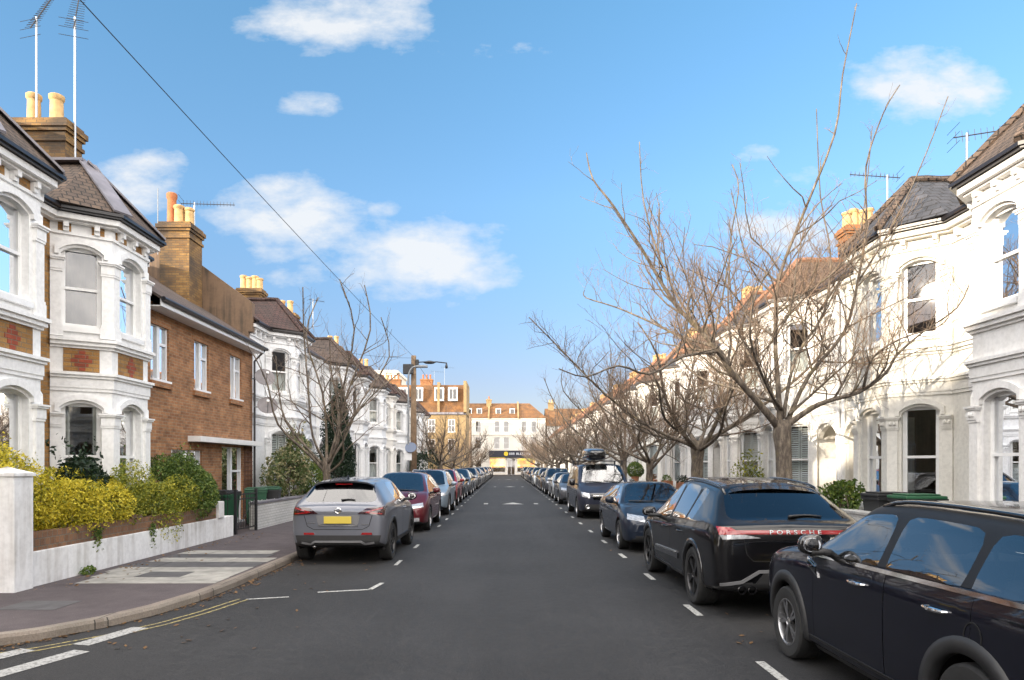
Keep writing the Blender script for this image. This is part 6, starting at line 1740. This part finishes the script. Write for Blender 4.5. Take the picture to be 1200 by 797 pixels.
# ------------------------------------------------------------------ street trees
def photo_tree():
    rng = random.Random(91); r = thing('bare_tree', 'largest bare cherry tree with sprawling branches on the right pavement', 'tree', (5.25, 13.2, G), group='bare street trees'); o = Vector((5.25, 13.2, G))
    L = lambda pts: [at(*p)-o for p in pts]
    tr = trunk_mesh((0,0,-.05), tuple(at(917,492,13.2)-o), .15, rng); tr.build('trunk', bark, r, smooth=True)
    cr = MB()
    limbs = [
     ([(912,500,13.2),(885,468,13.0),(858,438,12.9),(835,405,12.7),(790,350,12.4),(752,290,12.2),(714,238,12.0),(698,205,11.9),(692,180,11.9)], .13),
     ([(868,448,12.95),(845,412,13.4),(805,360,13.7),(770,300,13.9),(750,235,14.0),(745,165,14.1)], .07),
     ([(835,405,12.7),(800,395,13.6),(765,378,14.1),(722,357,14.5),(690,348,14.8),(686,338,14.9)], .055),
     ([(842,412,12.8),(800,418,11.8),(760,440,11.2),(720,430,10.9),(680,440,10.7),(655,428,10.6)], .05),
     ([(920,500,13.2),(952,478,13.0),(985,464,12.9),(1012,455,12.7),(1040,438,12.6),(1052,420,12.6),(1085,392,12.5),(1120,362,12.4),(1140,335,12.4)], .10),
     ([(1012,455,12.7),(1022,420,12.3),(1050,400,12.0),(1095,385,11.8),(1118,372,11.7)], .045),
     ([(915,500,13.2),(911,440,13.2),(906,395,13.0),(920,330,12.9),(948,250,12.7),(975,160,12.5),(995,80,12.4),(1006,5,12.3)], .095),
     ([(922,495,13.2),(948,440,13.8),(985,390,13.9),(1006,330,13.8),(1016,265,13.6),(1020,195,13.4),(1040,135,13.2),(1060,95,13.1)], .08),
     ([(1006,330,13.8),(1040,275,13.6),(1062,240,13.4),(1085,180,13.2),(1112,110,13.0)], .035),
     ([(918,490,13.2),(932,420,13.6),(962,365,13.9),(976,300,14.0),(962,225,14.1),(952,130,14.2)], .065),
     ([(912,480,13.3),(885,430,14.3),(862,370,14.9),(852,300,15.2),(866,220,15.3),(862,190,15.3)], .06),
     ([(960,365,13.9),(1000,300,14.6),(1015,235,14.9),(1020,150,15.0)], .04),
     ([(916,480,13.2),(900,455,12.3),(880,400,11.5),(890,340,11.2),(920,300,11.0)], .06),
     ([(905,470,13.3),(860,455,14.8),(815,440,15.6),(790,400,16.0),(800,340,16.1)], .06),
     ([(925,485,13.2),(965,450,14.4),(1010,400,15.0),(1045,340,15.3)], .055),
    ]
    for pts, rad in limbs: grow(cr, catmull([p+Vector((rng.gauss(0,.05), rng.gauss(0,.05), rng.gauss(0,.05)))*(0 if i < 2 else 1) for i, p in enumerate(L(pts))], 3), rad*.68, .009, 0, rng, 3, dens=1.35, first=.2, thin=5.3)
    for q in ((1015,453,12.7),(880,463,13.0),(842,410,12.75)):      # healed stubs
        pass
    cr.build('crown', [bark, twig_m], r, smooth=True)
    return r
photo_tree()
TG = 'bare street trees'
def place(src, x, y, rz, label, s=(1,1,1)):
    return dup(src, (x, y, G), rz, label, TG, scale=s)
tA = bare_tree(5, .16, 2.35, 3.9, 5.9, 10, 3, 1.45); tA.location = (5.2, 19.0, G); tA.rotation_euler = (0,0,R(20)); tA['label'] = 'bare spreading tree on the right pavement beside the blue hatchback'; tA['group'] = TG
tB = bare_tree(17, .155, 2.2, 3.6, 6.2, 9, 3, 1.3); tB.location = (5.2, 31.0, G); tB['label'] = 'bare tree on the right pavement just behind the van'; tB['group'] = TG
tC = bare_tree(29, .10, 1.9, 1.9, 6.4, 9, 3, .8); tC.location = (-4.8, 18.7, G); tC['label'] = 'slender bare tree with upswept branches on the left pavement before the white houses'; tC['group'] = TG; tC.rotation_euler = (0,0,R(40))
tD = bare_tree(37, .2, 2.0, 3.6, 5.8, 9, 2, 1.6); tD.location = (-5.0, 53, G); tD['label'] = 'bare rounded tree on the left pavement beyond the timber pole'; tD['group'] = TG
place(tB, 5.25, 25.6, R(130), 'bare tree on the right pavement beside the van', (.8,.8,.85))
for k, (x, y, rz, s) in enumerate(((5.2, 42, 70, .9), (5.2, 51, 200, 1.0), (5.2, 60, 300, .95), (5.2, 70, 30, 1.0), (5.2, 80, 160, 1.0), (5.2, 91, 250, 1.05), (5.2, 102, 90, 1.0), (5.2, 112, 10, 1.0))):
    place(tD if k % 2 else tB, x, y, R(rz), f'{ORD[k]} bare tree beyond the van along the right pavement', (s,s,s))
for k, (y, rz, s) in enumerate(((66, 100, .9), (80, 220, .8), (121, 40, 1.05))):
    place(tD, -5.0, y, R(rz), ('bare tree on the left pavement in front of the gold brick building', 'smaller bare tree further along the left pavement', 'small bare tree before the shop at the end of the left pavement')[k], (s,s,s))

# ------------------------------------------------------------------ parked cars
def put(c, x, front, face, rz=0):      # face +1: nose to the distance, -1: nose to the camera
    root = c.root if isinstance(c, Car) else c; L = c.L
    root.location = (x, front-L/2 if face > 0 else front+L/2, 0); root.rotation_euler = (0, 0, (0 if face > 0 else math.pi)+rz)
def paintall(root, color):
    for ch in root.children:
        if ch.get('tinted'): ch.color = color
        for g in ch.children:
            if g.get('tinted'): g.color = color
def newcar(src, color, label, x, front, face, rz=0, group=None):
    r = dup(src.root, (0,0,0), 0, label, group); paintall(r, color)
    class Q: pass
    r.location = (x, front-src.L/2 if face > 0 else front+src.L/2, 0); r.rotation_euler = (0,0,(0 if face > 0 else math.pi)+rz); return r
CG = 'cars parked along the kerbs'
mini = compact_suv('black compact car with chrome belt line parked nearest on the right'); put(mini, 3.52, 7.38, 1); paintall(mini.root, (.0035,.004,.009,1))
mac = sport_suv('glossy black sports SUV with full width red tail light on the right'); put(mac, 3.38, 12.88, 1); paintall(mac.root, (.0035,.0035,.0045,1))
juke = grey_crossover('metallic grey crossover with yellow rear plate parked nearest on the left'); put(juke, -3.06, 16.95, 1); paintall(juke.root, (.15,.158,.185,.5))
mpv = generic('mpv', 'maroon people carrier facing the viewer behind the grey crossover'); put(mpv, -3.03, 18.75, -1); paintall(mpv.root, (.10,.012,.018,.6))
suv = generic('suv', 'silver blue SUV facing the viewer behind the maroon people carrier'); put(suv, -3.0, 25.0, -1); paintall(suv.root, (.24,.30,.36,.5))
hat = generic('hatch', 'dark blue hatchback facing the viewer behind the black sports SUV'); put(hat, 3.32, 14.35, -1); paintall(hat.root, (.012,.018,.032,.9))
van = big_van('dark grey van with a roof box facing the viewer on the right'); put(van, 3.42, 23.6, -1); paintall(van.root, (.028,.032,.05,.8))
for c in (mini, mac, juke, mpv, suv, hat, van): c.root['group'] = CG
r = thing('roof_box', 'glossy black roof box strapped on the dark grey van', 'roof box', (3.30, 26.2, 1.995)); bm = bmesh.new(); bmesh.ops.create_cube(bm, size=1); bmesh.ops.subdivide_edges(bm, edges=bm.edges[:], cuts=7, use_grid_fill=True)
for v in bm.verts:
    q = v.co*2; l = (abs(q.x)**4+abs(q.y)**5+abs(q.z)**4)**.25; q = q/max(l, .01)*1.0
    v.co = Vector((q.x*.40*(1-.12*max(0,-q.y)), q.y*1.0, .24+q.z*.23*(1-.28*max(0,-q.y) if q.z > 0 else 1)))
m = MB(); m.addbm(bm); bm.free(); m.build('shell', gloss_m, r, smooth=True)
m = MB(); m.bbox(-.405,.405,-.98,.98,.20,.235,.01); m.build('seam_strip', trim_m, r)
C_ = {'black': (.005,.005,.007,1), 'silver': (.40,.41,.42,.45), 'dark grey': (.06,.062,.07,1), 'navy': (.015,.025,.06,1), 'grey': (.18,.185,.19,.5), 'red': (.20,.015,.015,1), 'white': (.62,.62,.61,1), 'bronze': (.15,.095,.055,.6), 'pale blue': (.18,.25,.32,.6)}
seq = [(suv,'red',31.0),(hat,'black',36.6),(mpv,'dark grey',41.9),(hat,'silver',47.6),(suv,'grey',53.0),(hat,'navy',58.6),(mpv,'silver',64.0),(hat,'grey',69.6),(suv,'black',75.0),(hat,'silver',80.6),(hat,'navy',86.0),(mpv,'grey',91.5),(suv,'dark grey',97.2),(hat,'black',102.6),(hat,'silver',108.0),(suv,'navy',113.4)]
nm = {id(suv): 'SUV', id(hat): 'hatchback', id(mpv): 'people carrier'}
for k, (s, cn, y) in enumerate(seq):
    newcar(s, C_[cn], f'{cn} {nm[id(s)]} {ORD[k]} beyond the silver blue SUV on the left', -3.05+.06*random.uniform(-1,1), y, -1, 0, CG)
seq = [(hat,'dark grey',32.3),(hat,'silver',37.9),(suv,'dark grey',43.6),(hat,'bronze',49.6),(mpv,'grey',55.0),(hat,'white',60.6),(suv,'navy',66.0),(hat,'black',71.6),(mpv,'dark grey',77.0),(suv,'grey',82.8),(hat,'silver',88.6),(hat,'navy',94.0),(suv,'black',99.6),(mpv,'grey',105.2),(suv,'dark grey',111.0)]
for k, (s, cn, y) in enumerate(seq):
    newcar(s, C_[cn], f'{cn} {nm[id(s)]} {ORD[k]} beyond the van on the right', 3.34+.06*random.uniform(-1,1), y, -1, 0, CG)
